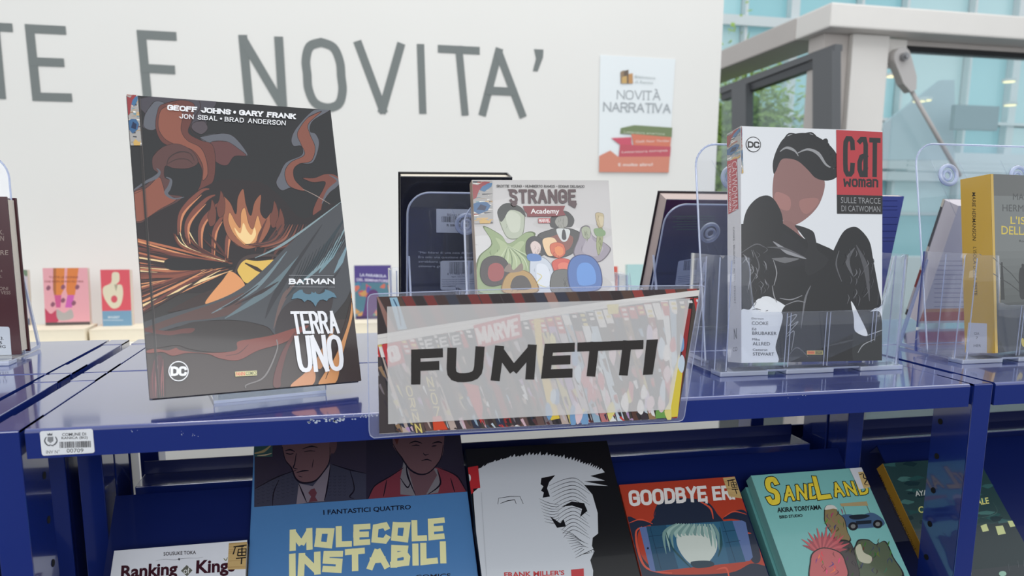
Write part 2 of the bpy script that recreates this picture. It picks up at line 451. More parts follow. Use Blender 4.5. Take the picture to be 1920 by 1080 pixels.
        if serif and not closed:
            for e, o in ((g[0], g[1]), (g[-1], g[-2])):
                dx, dy = e[0] - o[0], e[1] - o[1]
                if abs(dy) > abs(dx) * .8:
                    yy = e[1]; sg = 1 if dy > 0 else -1
                    y0 = yy + sg * w / 2; y1 = y0 - sg * w * .62
                    s.loc([(e[0] - w / 2 - serif, y0), (e[0] + w / 2 + serif, y0), (e[0] + w / 2 + serif, y1), (e[0] - w / 2 - serif, y1)], col, layer=False)
    def done(s):
        for name, P in s.parts.items():
            if not P['f']: continue
            me = bpy.data.meshes.new(name); me.from_pydata([tuple(v) for v in P['v']], [], P['f']); me.materials.append(s.m)
            at = me.color_attributes.new('ink', 'FLOAT_COLOR', 'CORNER')
            buf = []
            for p, c in zip(me.polygons, P['c']): buf += list(c) * p.loop_total
            at.data.foreach_set('color', buf); me.update()
            put(name, me, s.parent, label=P['label'], kind='stuff' if name == 'paint_scuff' else None)

# ------------------------------------------------------------------ books
def col_mat(name, c, rough=0.3, coat=0.25): return mat(name, rgb(*c), rough, coat=coat, var=0.03, scale=120)
def book(name, label, pos, yaw, lean, w, h, t, cover, spine=None, back=None, hard=True, cat='book', group=None, roll=0.0, slope=None, pages=None, rough=0.3, flip=False):
    """root at the front cover's lower left corner; local x right, y into the book, z up the cover"""
    if slope is None:
        cy, sy, cl, sl = math.cos(yaw), math.sin(yaw), math.cos(lean), math.sin(lean)
        a = Vector((cy, sy, 0)); bk = Vector((-sy, cy, 0)); up = Vector((0, 0, 1)) * cl + bk * sl
        A = a * math.cos(roll) + up * math.sin(roll); B = -a * math.sin(roll) + up * math.cos(roll)
    else: A, B = slope
    C = -A.cross(B)
    root = thing(name, label, cat, pos, group)
    m = Matrix((A, C, B)).transposed()
    root.matrix_basis = Matrix.Translation(Vector(pos)) @ m.to_4x4()
    cm = col_mat(name + '_cover_%d_%d_%d' % tuple(cover), cover, rough)
    sm = cm if spine is None else col_mat(name + '_spine_%d_%d_%d' % tuple(spine), spine, rough)
    bm_ = cm if back is None else col_mat(name + '_back_%d_%d_%d' % tuple(back), back, rough)
    b = 0.0025 if hard else 0.0006; ins = 0.003 if hard else 0.0004
    MB().box(0, w, 0, b, 0, h, b * .3).build('front_cover', cm, root)
    MB().box(0, w, t - b, t, 0, h, b * .3).build('back_cover', bm_, root)
    if flip: MB().box(w - b * .9, w + 0.0004, b * .2, t - b * .2, 0, h, b * .3).build('spine', sm, root); P = MB().box(ins, w - b * .8, b, t - b, ins, h - ins)
    else: MB().box(-0.0004, b * .9, b * .2, t - b * .2, 0, h, b * .3).build('spine', sm, root); P = MB().box(b * .8, w - ins, b, t - b, ins, h - ins)
    P.build('page_block', pages or PAGES, root)
    return root
def front(root, w, h, ink=INK_GLOSS): return Surf(root, (0, 0, 0), (1, 0, 0), (0, 0, 1), w, h, ink)
def spine_s(root, t, h, ink=INK_GLOSS): return Surf(root, (-0.0004, t, 0), (0, -1, 0), (0, 0, 1), t, h, ink)

# ================================================================== THE SETTING
YW = 2.3
def struct(name, mb, m, parent=None, **k): return mb.build(name, m, parent, kind=None if parent else 'structure', **k)
struct('floor', MB().box(-4, 9, -3, 14, -1.25, -1.2), FLOOR)
struct('wall_front', MB().box(-4, 6, -2.9, -2.8, -1.2, -0.05), mat('room_wall_grey', rgb(90, 92, 100), 0.8))
xe = onY(1352, 120, YW).x
struct('wall_back', MB().box(-3.2, xe, YW, YW + 0.12, -1.2, 2.6, 0.002), WALL)

# lettering painted on the wall
sig = thing('wall_lettering', 'large thin grey capital letters applied high on the white wall', 'lettering', (0, 0, 0))
def glyph(ch, q, **k):
    S = Surf(sig, (-3.2, YW - 0.001, -1.2), (1, 0, 0), (0, 0, 1), 7, 3.8, INK_FLAT); S.lift = 0.0005; S.step = 0.0003
    S.on('letter'); S.stext(q, ch, GREY, **k); S.done()
GREY = rgb(125, 131, 130)
glyph('T', [(-44, 40), (23, 44), (36, 187), (-30, 184)], sw=0.112, aspect=.55)
glyph('E', [(46, 45), (123, 49), (136, 191), (61, 189)], sw=0.112)
glyph('E', [(256, 56), (330, 60), (344, 207), (270, 203)], sw=0.112)
glyph('N', [(446, 65), (531, 69), (539, 209), (460, 206)], sw=0.118)
glyph('O', [(562, 69), (641, 73), (654, 212), (574, 208)], sw=0.118)
glyph('V', [(664, 76), (758, 81), (762, 214), (673, 211)], sw=0.118)
glyph('I', [(781, 82), (797, 83), (801, 214), (786, 213)], sw=0.11)
glyph('T', [(820, 84), (899, 88), (910, 218), (834, 215)], sw=0.11)
glyph('A', [(892, 88), (976, 92), (986, 221), (899, 217)], sw=0.118)
S = Surf(sig, (-3.2, YW - 0.001, -1.2), (1, 0, 0), (0, 0, 1), 7, 3.8, INK_FLAT); S.lift = 0.0005; S.on('letter')
S.poly([(1001, 92), (1019, 93), (1018, 108), (1008, 134), (999, 133), (1005, 110)], GREY); S.done()

# white counter along the wall (carries the propped books)
ct = thing('display_counter', 'long low white counter along the lettered wall', 'counter', (0, 1.88, -1.2))
MB().box(-2.6, xe - 0.15, 0, 0.40, 0, 0.945, 0.003).build('cabinet_body', mat('counter_white', rgb(235, 233, 226), 0.5), ct)
MB().box(-2.62, xe - 0.13, -0.02, 0.41, 0.945, 0.97, 0.003).build('worktop', mat('counter_white', rgb(235, 233, 226), 0.5), ct)

# ------------------------------------------------------------------ the glazed building beyond the wall
STEEL = mat('painted_steel_offwhite', rgb(230, 226, 221), 0.5, var=0.03, scale=6)
STEEL2 = mat('painted_steel_warm_shaded', rgb(196, 189, 184), 0.55, var=0.03, scale=6)  # same steel for side and underside faces, their shade put into the colour
DARKF = mat('grey_window_frame', rgb(92, 94, 97), 0.45)
DARKS = mat('black_gasket', rgb(28, 28, 32), 0.6)
WHITEF = mat('white_mullion', rgb(226, 234, 236), 0.45)
GLAZE = clear_mat('window_glass', (0.93, 0.98, 0.985, 1), 1.0, 0.02, 0.05, (0.6, 0.8, 0.85, 1))
YF = 3.5
c0 = onY(1560, 3, YF); c1 = onY(1559, 50, YF)
bt, bb = c0.z, c1.z
fr = thing('steel_frame', 'off-white steel corner frame of beams and column beyond the wall edge', 'frame', (c0.x, YF, -1.2))
X0 = c0.x
fm = MB().box(0, 5.5, 0, 0.36, bb + 1.2, bt + 1.2, 0.012); fm.build('front_beam', STEEL, fr)
MB().box(0, 0.30, 0.361, 6.0, bb + 1.2, bt + 1.2, 0.01).build('side_beam', STEEL2, fr)
cl_, cr_ = onY(1590, 200, YF + 0.1).x - X0, onY(1658, 200, YF + 0.1).x - X0
MB().box(cl_, cr_, 0.10, 0.34, 0, bb + 1.198, 0.006).build('column', STEEL, fr)
MB().box(0.06, cl_ - 0.002, 0.14, 0.30, 0, bb + 1.198, 0.004).build('column_flange', STEEL2, fr)
g1, g2 = onY(1699, 80, YF + 0.15), onY(1660, 128, YF + 0.15)
MB().box(cr_ + 0.001, g1.x - X0, 0.14, 0.16, g2.z + 1.2, bb + 1.19, 0.002).build('gusset_plate', STEEL, fr)
# tie rod with its fork
tr = thing('tie_rod', 'slender pale steel tie rod with a forked bolted end beside the column', 'rod', (X0, YF, 0))
def rel(u, v, y): 
    q = onY(u, v, y); return Vector((q.x - X0, y - YF, q.z))
a = rel(1686, 109, YF + .1); b_ = rel(1703, 160, YF + .1)
d = (b_ - a).normalized(); n = Vector((d.z, 0, -d.x))
out = []
for i in range(13):
    t = math.pi * i / 12; out.append(a + (-d * math.sin(t) + n * math.cos(t)) * 0.058)
out += [b_ - n * 0.05 - d * .03, b_ - n * 0.02 + d * 0.04, b_ + n * 0.02 + d * 0.04, b_ + n * 0.05 - d * .03]
MB().prism([(q.x, q.z) for q in out], 'y', 0.07, 0.13).build('fork', mat('fork_grey', rgb(190, 186, 184), 0.45), tr)
MB().tube(a + Vector((0, -.06, 0)), a + Vector((0, .02, 0)), 0.024, n=12).tube(a + Vector((0, -.075, 0)), a + Vector((0, -.06, 0)), 0.015, n=6).build('bolt', mat('bolt_steel', rgb(150, 150, 152), 0.35, 0.7), tr)
MB().tube(b_, rel(1800, 330, YF + .1), 0.014, n=12).build('rod', mat('fork_grey'), tr, smooth=True)

# dark framed windows in the side of the frame (they run away from us)
XS = X0 + 0.04
def sx(u, v): 
    q = onX(u, v, XS); return (q.y, q.z)
wn = put('window_1', None, kind='structure')
def strip(name, pts, m, par, x0=0.0, x1=0.05):
    MB().prism([sx(*p) for p in pts], 'x', XS + x0, XS + x1).build(name, m, par)
c3 = crop(1340, 0, 3.176)
strip('head_frame', c3([(30, 520), (716, 262), (716, 300), (30, 560)]), DARKF, wn)
strip('head_frame', c3([(30, 562), (612, 345), (612, 395), (30, 600)]), mat('dark_grey_frame', rgb(66, 68, 72), 0.5), wn, 0.01, 0.07)  # inner head band in a darker grey
strip('jamb_frame', c3([(600, 345), (716, 300), (716, 1500), (600, 1500)]), DARKF, wn, -0.02, 0.04)
strip('jamb_frame', c3([(115, 520), (200, 500), (200, 1500), (115, 1500)]), DARKF, wn, -0.02, 0.04)
strip('glass', c3([(200, 560), (600, 400), (600, 1500), (200, 1500)]), GLAZE, wn, 0.03, 0.04)
strip('glass', c3([(20, 600), (115, 560), (115, 1500), (20, 1500)]), GLAZE, wn, 0.03, 0.04)

# big front pane to the right of the column
wn = put('window_2', None, kind='structure')
pr = onY(1660, 400, YF + .2).x
MB().box(pr, X0 + 5.4, YF + 0.20, YF + 0.22, -1.2, bb - 0.05).build('glass', GLAZE, wn)
zc = onY(1760, 99, YF + .19).z
MB().box(onY(1699, 90, YF + .16).x, X0 + 5.4, YF + 0.19, YF + 0.26, zc, zc + .03, 0.002).build('head_frame', DARKS, wn)
MB().box(onY(1699, 90, YF + .16).x, X0 + 5.4, YF + 0.18, YF + 0.27, zc + .0301, max(bb - .002, zc + .04), 0.002).build('head_frame', STEEL2, wn)

# far curtain wall
YD = 7.2
TEAL = [mat('teal_panel_%d' % i, rgb(*c), 0.12, coat=0.2, spec=0.6, var=0.05, scale=1.2) for i, c in enumerate([(172, 226, 234), (190, 236, 242), (206, 240, 244), (160, 212, 224), (222, 246, 248)])]
cw = put('window_3', None, kind='structure')
PU = lambda u, v: onY(u, v, YD)
xs = [1290, 1380, 1468, 1590, 1672, 1795, 1880, 1960, 2040]
ys = [-60, 58, 225, 300, 330, 400, 560]
rnd = random.Random(4)
for i in range(len(xs) - 1):
    for j in range(len(ys) - 1):
        a = PU(xs[i], ys[j]); b = PU(xs[i + 1], ys[j + 1])
        xa = PU(xs[i], 250).x; xb = PU(xs[i + 1], 250).x; za = PU(1600, ys[j]).z; zb = PU(1600, ys[j + 1]).z
        MB().box(xa + .02, xb - .02, YD, YD + 0.03, zb + .02, za - .02).build('pane', TEAL[rnd.choice((0, 1, 2, 0, 1, 3, 4)) if j != 3 else 4], cw)
for i, u in enumerate(xs):
    x = PU(u, 250).x; wd = 0.05 if i in (2, 6) else 0.016
    MB().box(x - wd, x + wd, YD - 0.10, YD - 0.001, PU(1600, 560).z, PU(1600, -60).z).build('mullion', WHITEF, cw)
for j, v in enumerate(ys):
    z = PU(1600, v).z; wd = {1: .05, 3: .10, 4: .05}.get(j, .016)
    MB().box(PU(1290, 250).x, PU(2040, 250).x, YD - 0.14, YD - 0.101, z - wd, z + wd).build('transom', WHITEF, cw)
for v in (308, 316, 324):
    z = PU(1700, v).z
    MB().box(PU(1650, 250).x, PU(2040, 250).x, YD - 0.5, YD - 0.47, z - .012, z + .012).build('handrail', WHITEF, cw)
struct('wall_far', MB().box(PU(1200, 250).x, PU(2200, 250).x, YD + 0.2, YD + 0.3, -1.2, 5), mat('far_wall', rgb(150, 170, 172), 0.8))
struct('wall_low', MB().box(onY(1560, 500, 5.5).x, 9, 5.5, 5.7, -1.2, onY(1700, 482, 5.5).z, 0.003), mat('low_wall_white', rgb(228, 228, 230), 0.6))
# sloping grey parapet and dark panel seen through the pane
pp = [onY(*q, 5.9) for q in ((1655, 235), (1765, 150), (1790, 150), (1790, 300), (1655, 300))]
struct('wall_sloped', MB().prism([(q.x, q.z) for q in pp], 'y', 5.9, 5.95), mat('roof_slope', rgb(196, 214, 222), 0.5))
q1, q2 = onY(1792, 196, 5.6), onY(1870, 245, 5.6)
struct('wall_panel', MB().box(q1.x, q2.x, 5.6, 5.65, q2.z, q1.z), mat('grey_louvre', rgb(158, 178, 186), 0.5))
LAMP = mat('lit_downlight', rgb(255, 240, 190), 0.5, emit=1.3)
DL = {(1674, 143): 'round warm downlight glowing beside the forked end of the tie rod', (1723, 190): 'warm downlight behind the tie rod, first of the close pair', (1735, 188): 'warm downlight just past the tie rod, second of the close pair', (1892, 153): 'upper of the two warm downlights behind the glass far from the rod', (1894, 197): 'lower of the two warm downlights behind the glass far from the rod'}
for u, v in ((1674, 143), (1723, 190), (1735, 188), (1892, 153), (1894, 197)):
    q = onY(u, v, 5.0)
    dl = thing('downlight', DL[(u, v)], 'lamp', q, 'downlights behind the glass pane')
    MB().tube((0, 0, 0), (0, 0, .02), .055, n=20).build('housing', WHITEF, dl)
    MB().tube((0, 0, -.006), (0, 0, 0), .045, n=20).build('lens', LAMP, dl)

# trees outside
LEAF = mat('tree_leaves', rgb(150, 182, 92), 0.6, var=0.45, scale=5)
BARK = mat('tree_bark', rgb(96, 82, 66), 0.9, var=0.2)
def tree(u, v, y, hh, rr, seed, label):
    q = onY(u, v, y); rn = random.Random(seed)
    t = thing('tree', label, 'tree', (q.x, y, -1.2), 'trees outside')
    top = q.z + 1.2
    mb = MB().tube((0, 0, 0), (0.05, 0, top - hh * .3), .09, .05)
    for k in range(5):
        a = rn.uniform(0, 6.28); mb.tube((0.05, 0, top - hh * .6 + k * .1), (math.cos(a) * rr * .7, math.sin(a) * rr * .5, top + rn.uniform(-.2, .5) * hh), .035, .012, 6)
    mb.build('trunk', BARK, t)
    vs, fs = [], []
    for k in range(9000):
        c = Vector((rn.gauss(0, rr * .45), rn.gauss(0, rr * .45), top + rn.gauss(0, hh * .42)))
        sz = rn.uniform(.02, .05); e1 = Vector((rn.gauss(0, 1), rn.gauss(0, 1), rn.gauss(0, 1))).normalized(); e2 = e1.orthogonal().normalized()
        b = len(vs); vs += [c - e1 * sz, c + e2 * sz * .5, c + e1 * sz, c - e2 * sz * .5]; fs.append((b, b + 1, b + 2, b + 3))
    o = put('foliage', mesh('foliage', vs, fs, LEAF), t, kind='stuff')
tree(1362, 340, 6.3, 1.1, .4, 3, 'bright green leafy tree beside the white wall edge')
tree(1418, 340, 5.2, .8, .3, 7, 'shaded green tree behind the grey framed window')

# ================================================================== BOOKCASES
D = 0.237
def tray(mb, x0, x1, y0, y1, lip=0.024):
    t = 0.0016
    mb.box(x0, x1, y0, y1, -t, 0, .0007)
    mb.box(x0, x1, y0, y0 + t, -lip, -0.0002, .0006); mb.box(x0, x1, y1 - t, y1, -lip, -0.0002, .0006)
    mb.box(x0, x1, y0 + t, y0 + 0.014, -lip, -lip + t); 
    mb.box(x0, x0 + t, y0 + t, y1 - t, -lip, -t); mb.box(x1 - t, x1, y0 + t, y1 - t, -lip, -t)
def shelf_top(x0, x1, y0, y1, parent):
    """folded sheet with a rounded front edge"""
    mb = MB(); lip = 0.0245; r = 0.003
    prof = [(y1, -lip), (y1, 0)] + [(y0 + r - r * math.sin(t), -r + r * math.cos(t)) for t in [math.pi / 2 * i / 5 for i in range(6)]] + [(y0, -lip), (y0 + .014, -lip), (y0 + .014, -lip + .0016), (y0 + .0016, -lip + .0016), (y0 + .0016, -r), (y0 + r, -.0016), (y1 - .0016, -.0016), (y1 - .0016, -lip)]
    mb.prism(prof, 'x', x0, x1)
    mb.box(x0, x0 + .0016, y0 + .002, y1 - .002, -lip, -.0017); mb.box(x1 - .0016, x1, y0 + .002, y1 - .002, -lip, -.0017)
    return mb.build('shelf_board', BLUE, parent)
def upright(x0, x1, y0, parent, holes=0):
    t = .0018; H = -1.2
    for nm, ya, yb in (('front_post', y0 - .0005, y0 + .053), ('rear_post', y0 + .197, y0 + D)):
        mb = MB().box(x0, x1, ya, ya + t, H, -.0008, .0008)
        mb.box(x0, x0 + t, ya + t, yb, H, -.0008); mb.box(x1 - t, x1, ya + t, yb, H, -.0008)
        mb.box(x0, x1, ya + t, yb, -.0008 - t, -.0004)
        post = mb.build(nm, BLUE, parent)
        if holes and nm == 'front_post':
            for k in range(9):
                z = -.052 - k * .0405
                for xx in (x0 - .0003, x1 + .0003):
                    MB().tube((xx - .0002, y0 + .041, z), (xx + .0002, y0 + .041, z), .0034, n=14).build('peg_hole', HOLE, post)
    MB().box(x0, x1, y0 + .0535, y0 + .1965, -.026, -.0012, .0008).build('top_rail', BLUE, parent)
s2 = math.sqrt(.5)
def plate(x0, x1, parent, Y1=.184, Z1=-.126, L=.275):
    """display shelf tilted 45 degrees with a stop lip"""
    e = Vector((0, -s2, -s2)); n = Vector((0, -s2, s2)); o = Vector((0, Y1, Z1))
    def q(s, k): p = o + e * s + n * k; return (p.y, p.z)
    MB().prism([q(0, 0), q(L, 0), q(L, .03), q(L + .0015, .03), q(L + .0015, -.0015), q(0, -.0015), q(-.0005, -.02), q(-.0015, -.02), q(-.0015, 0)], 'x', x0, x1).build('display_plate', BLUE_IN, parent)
def back_plate(x0, x1, parent):
    # the rear unit's own tilted shelf, seen edge on from behind, and the flat tie rail under it
    zr = onY(335, 862, .300).z
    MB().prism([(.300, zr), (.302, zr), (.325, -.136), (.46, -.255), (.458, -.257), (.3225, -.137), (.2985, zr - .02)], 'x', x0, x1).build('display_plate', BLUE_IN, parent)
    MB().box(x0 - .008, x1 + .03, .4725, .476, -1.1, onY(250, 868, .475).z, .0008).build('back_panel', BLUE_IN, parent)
    MB().box(x0, x1, .252, .2985, -.30, -.139, .001).build('tie_rail', BLUE, parent)

def bay(name, label, x0, x1, y0, ups, rear=False):
    b = thing(name, label, 'bookcase', (0, 0, 0))
    shelf_top(x0, x1, y0, y0 + D, b)
    for ux in ups: upright(ux[0], ux[1], y0, b, ux[2])
    if rear: back_plate(x0 + .012, x1 - .012, b)
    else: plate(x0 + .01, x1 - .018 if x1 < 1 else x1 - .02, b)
    # low base shelf, out of the picture but part of the bookcase
    MB().box(x0 + .002, x1 - .002, y0 + .01, y0 + D - .01, -1.12, -1.095, .002).build('base_shelf', BLUE, b)
    return b
main = bay('bookcase', 'glossy blue metal bookcase with the inventory sticker on its front lip', 0.0, .9, 0, [(-.028, -.004, 1), (.905, .928, 1)])
bay('bookcase', 'glossy blue metal bookcase under the yellow-spined book', .932, 1.83, 0, [(1.834, 1.857, 0)])
bay('bookcase', 'glossy blue metal bookcase at the near corner beside the inventory sticker', -.96, -.066, 0, [(-.063, -.040, 1)])
bay('bookcase', 'blue metal bookcase standing directly behind the one with the inventory sticker', 0.0, .9, .2425, [(-.028, -.004, 0), (.905, .928, 0)], True)
bay('bookcase', 'blue metal bookcase behind the one with the yellow-spined book', .932, 1.83, .2425, [(1.834, 1.857, 0)], True)
bay('bookcase', 'blue metal bookcase under the dark maroon book', -.96, -.066, .2425, [(-.063, -.040, 0)], True)

# paint scuffs on the lip
S = Surf(main, (0, 0, -.0245), (1, 0, 0), (0, 0, 1), .9, .0245, ink_mat('scuff_ink', .6)); S.on('paint_scuff')
SCUFFS = S
rn = random.Random(8)
def scuffs(x0, y0, x1, y1, n, sz):
    for _ in range(n):
        t = rn.random(); cx = x0 + (x1 - x0) * t + rn.gauss(0, 2); cy = y0 + (y1 - y0) * t + rn.gauss(0, 2.2); r = sz * rn.uniform(.3, 1)
        S.loc([S.px((cx + r * rn.uniform(.5, 1.4) * math.cos(k * 1.05), cy + r * rn.uniform(.3, .8) * math.sin(k * 1.05))) for k in range(6)], rgb(190, 200, 215), layer=False)
scuffs(578, 790, 648, 787, 34, 3.4); scuffs(655, 783, 705, 779, 16, 2.4); scuffs(342, 810, 342, 818, 5, 1.4); scuffs(362, 818, 372, 815, 5, 1.8)
scuffs(236, 807, 268, 806, 4, 1.2); scuffs(1478, 744, 1512, 741, 5, 1.2)
S.done()

# inventory sticker
st = thing('inventory_sticker', 'white inventory sticker with crest and barcode on the blue shelf lip', 'sticker', (0.0112, -.0006, -.0222))
sw_, sh_ = .0392, .0205
def rrect(w, h, r, n=5):
    o = []
    for cx, cy, a0 in ((w - r, h - r, 0), (r, h - r, 90), (r, r, 180), (w - r, r, 270)):
        o += [(cx + r * math.cos(R(a0 + 90 * i / n)), cy + r * math.sin(R(a0 + 90 * i / n))) for i in range(n + 1)]
    return o
MB().prism(rrect(sw_, sh_, .0018), 'y', 0, .0003).build('backing', mat('sticker_white', rgb(226, 228, 232), .45), st)
S = Surf(st, (0, 0, 0), (1, 0, 0), (0, 0, 1), sw_, sh_, INK_MATT); S.lift = .00005; S.step = .000004
k5 = crop(0, 740, 3.177)
S.on('lettering')
K = rgb(30, 30, 34)
S.text(k5([(370, 229), (512, 225), (513, 243), (371, 247)]), 'COMUNE DI', K, .012)
S.text(k5([(366, 251), (522, 247), (523, 266), (367, 270)]), 'RANICA (BG)', K, .012)
S.text(k5([(274, 331), (355, 329), (355, 350), (275, 352)]), 'INV N\u00b0', rgb(70, 70, 76))
S.text(k5([(397, 322), (497, 320), (497, 343), (398, 346)]), '00709', K)
S.on('barcode'); rn = random.Random(3); x = 355
while x < 542:
    wd = rn.choice((2.2, 3, 4.5, 6)); f = S.quad(k5([(355, 281), (542, 275), (543, 313), (356, 318)]))
    u0, u1 = (x - 355) / 187, min(1, (x + wd) / 187 - 355 / 187)
    S.loc([f(u0, 0), f(u1, 0), f(u1, 1), f(u0, 1)], K, layer=False); x += wd + rn.choice((1.8, 2.5, 4))
S.on('crest'); G_ = rgb(96, 98, 104)
kk = lambda *p: k5(list(p))
S.rib(kk((276, 252), (266, 275), (280, 298), (300, 304)), 6 / 3.2, 9 / 3.2, G_); S.rib(kk((330, 250), (340, 274), (326, 296), (304, 304)), 6 / 3.2, 9 / 3.2, G_)
S.poly(kk((283, 250), (318, 250), (318, 276), (300, 289), (283, 276)), rgb(150, 152, 156))
for t in range(4): S.poly(kk((287 + t * 8, 255), (290 + t * 8, 255), (290 + t * 8, 278), (287 + t * 8, 278)), G_, layer=False)
S.poly(kk((280, 228), (288, 236), (296, 227), (304, 236), (312, 226), (312, 243), (284, 244)), G_)
S.rib(kk((284, 306), (300, 298), (318, 308)), 1, 1.4, G_)
S.done()

# ================================================================== THE BIG SLANTED COMIC ON THE EASEL
def comic_band(S, q, seed, spine=False):
    """the library's shelf-mark sticker: a strip of generic comic panels"""
    rn = random.Random(seed); f = S.quad(q)
    S.on('genre_sticker')
    P = lambda pts: [f(x, y) for x, y in pts]
    S.loc(P([(0, 0), (1, 0), (1, 1), (0, 1)]), rgb(168, 164, 160))
    for i in range(46):
        x, y = rn.random(), rn.random(); w, h = rn.uniform(.06, .3), rn.uniform(.008, .035); a = rn.uniform(-.1, .1)
        c = rn.choice([(225, 220, 212), (60, 62, 70), (205, 170, 120), (120, 150, 160), (165, 90, 80), (240, 235, 225)])
        S.loc(P([(max(0, x - w), y), (min(1, x + w), min(1, y + a * .3 + .01)), (min(1, x + w), min(1, y + h)), (max(0, x - w), min(1, y + h))]), rgb(*c))
    S.loc(P([(0, .55), (.2, .6), (.35, .78), (.6, .84), (.9, .97), (.6, .98), (.3, .9), (0, .92)]), rgb(150, 56, 60))
    S.loc(P([(.38, .78), (.6, .74), (.95, .86), (1, .95), (.8, .94), (.5, .86)]), rgb(66, 112, 152))
    S.loc(P([(0, .3), (.3, .22), (.75, .3), (.9, .42), (.7, .5), (.3, .5), (0, .46)]), rgb(56, 98, 140))
    S.loc(P([(.2, .33), (.6, .3), (.7, .4), (.4, .45)]), rgb(24, 40, 74))
    S.loc(P([(.3, .06), (.5, .12), (.8, .06), (.95, .1), (.85, .0), (.35, .0)]), rgb(206, 168, 96))
def roundel(S, c, r, fg, bgc, q, name='publisher_roundel'):
    S.on(name)
    S.disc(c, r, r, fg); S.disc(c, r * .90, r * .90, bgc)
    S.stext(q, 'DC', fg, sw=.25, gap=.22, aspect=.62)
bw, bh = .189, .284
bat = book('hardcover_comic', 'large dark hardcover comic with rising red smoke, leaning on a clear easel', (.0865, .0378, .0127), R(14.78), R(19.15), bw, bh, .0125, (38, 36, 38), hard=True, roll=R(-.4), rough=.25)
S = front(bat, bw, bh)
c2 = crop(220, 160, 3.6); c3_ = crop(220, 440, 3.177)
BK, BR_, RD, GY, DG = rgb(40, 40, 42), rgb(66, 56, 55), rgb(122, 70, 60), rgb(98, 100, 108), rgb(78, 62, 62)
S.on('cover_art')
S.fill(BK)
S.fill(rgb(54, 50, 49), 0, 0, bw, bh * .34)
S.fill(rgb(68, 58, 56), 0, 0, bw, bh * .22)  # lower part paler and browner: dull reflection put into the ink
MR, LR = rgb(104, 60, 54), rgb(142, 84, 68)
# smoke, back layer in grey then red-brown bodies
S.oblob(c2([(150, 90), (300, 68), (520, 88), (660, 100), (640, 160), (560, 170), (600, 240), (600, 310), (520, 310), (440, 240), (300, 260), (240, 300), (170, 280), (190, 200), (150, 150)]), rgb(74, 70, 78))
S.oblob(c2([(190, 190), (250, 110), (330, 130), (300, 220), (250, 300), (180, 280)]), GY)
S.oblob(c2([(560, 350), (700, 325), (790, 350), (880, 470), (800, 470), (740, 530), (660, 500), (620, 410)]), GY)
S.oblob(c2([(640, 380), (740, 380), (820, 430), (870, 475), (790, 480), (740, 540), (670, 520), (600, 440)]), rgb(100, 62, 62))
S.oblob(c2([(300, 130), (420, 100), (520, 130), (500, 240), (480, 320), (560, 370), (640, 400), (662, 500), (650, 640), (590, 700), (400, 900), (410, 1010), (340, 930), (440, 800), (540, 710), (570, 620), (560, 540), (480, 450), (350, 410), (290, 370), (258, 280), (270, 180)]), MR)
S.oblob(c2([(300, 160), (400, 120), (440, 200), (430, 300), (470, 370), (560, 420), (600, 500), (610, 600), (575, 640), (575, 540), (510, 440), (380, 395), (310, 350), (275, 270)]), LR)
S.oblob(c2([(240, 480), (300, 420), (400, 395), (500, 440), (545, 520), (480, 560), (380, 560), (325, 545), (320, 620), (370, 650), (340, 730), (440, 755), (330, 830), (130, 930), (100, 720), (180, 680), (270, 600), (240, 560)]), rgb(92, 62, 60))
S.oblob(c2([(100, 740), (200, 690), (280, 620), (310, 680), (330, 740), (400, 770), (300, 830), (130, 920)]), LR)
S.rib(c2([(100, 715), (190, 655), (260, 620), (285, 585), (265, 560)]), 2, 8, GY, 1)
S.rib(c2([(330, 620), (362, 640), (350, 690), (330, 730), (380, 765), (450, 755)]), 2, 8, GY, 1)
S.rib(c2([(330, 560), (350, 490), (420, 450), (490, 460), (520, 510)]), 1, 3, rgb(60, 44, 44), 1)
S.rib(c2([(340, 530), (400, 500), (470, 500), (510, 530)]), 1, 2, rgb(60, 44, 44), 1)
S.rib(c2([(545, 90), (560, 150), (500, 250), (510, 320), (600, 380)]), 1, 2.4, rgb(58, 44, 46), 1)
S.oblob(c2([(520, 250), (580, 240), (610, 290), (570, 330), (520, 310), (500, 280)]), rgb(84, 74, 80))
# right-hand plume
S.oblob(c2([(1440, 162), (1330, 165), (1215, 280), (1175, 360), (1190, 410), (1240, 410), (1245, 470), (1140, 520), (1095, 600), (1072, 660), (1110, 710), (1180, 690), (1260, 712), (1190, 640), (1190, 560), (1230, 530), (1320, 520), (1362, 400), (1340, 330), (1300, 310), (1320, 240)]), GY)
S.oblob(c2([(1380, 175), (1290, 215), (1230, 290), (1215, 340), (1240, 400), (1262, 470), (1170, 520), (1130, 590), (1160, 680), (1265, 712), (1200, 640), (1190, 570), (1230, 530), (1310, 510), (1335, 420), (1300, 330), (1290, 260)]), rgb(134, 80, 66))
S.oblob(c2([(1250, 625), (1330, 625), (1400, 600), (1470, 605), (1500, 650), (1430, 730), (1385, 800), (1380, 880), (1430, 885), (1350, 932), (1318, 870), (1340, 790), (1390, 700), (1400, 650), (1320, 655)]), rgb(120, 70, 60))
S.rib(c2([(1430, 605), (1490, 650), (1420, 720), (1380, 800)]), 1, 8, GY, 1)
S.rib(c2([(1250, 700), (1340, 745), (1440, 805)]), .6, 1.4, rgb(170, 150, 140), .6)
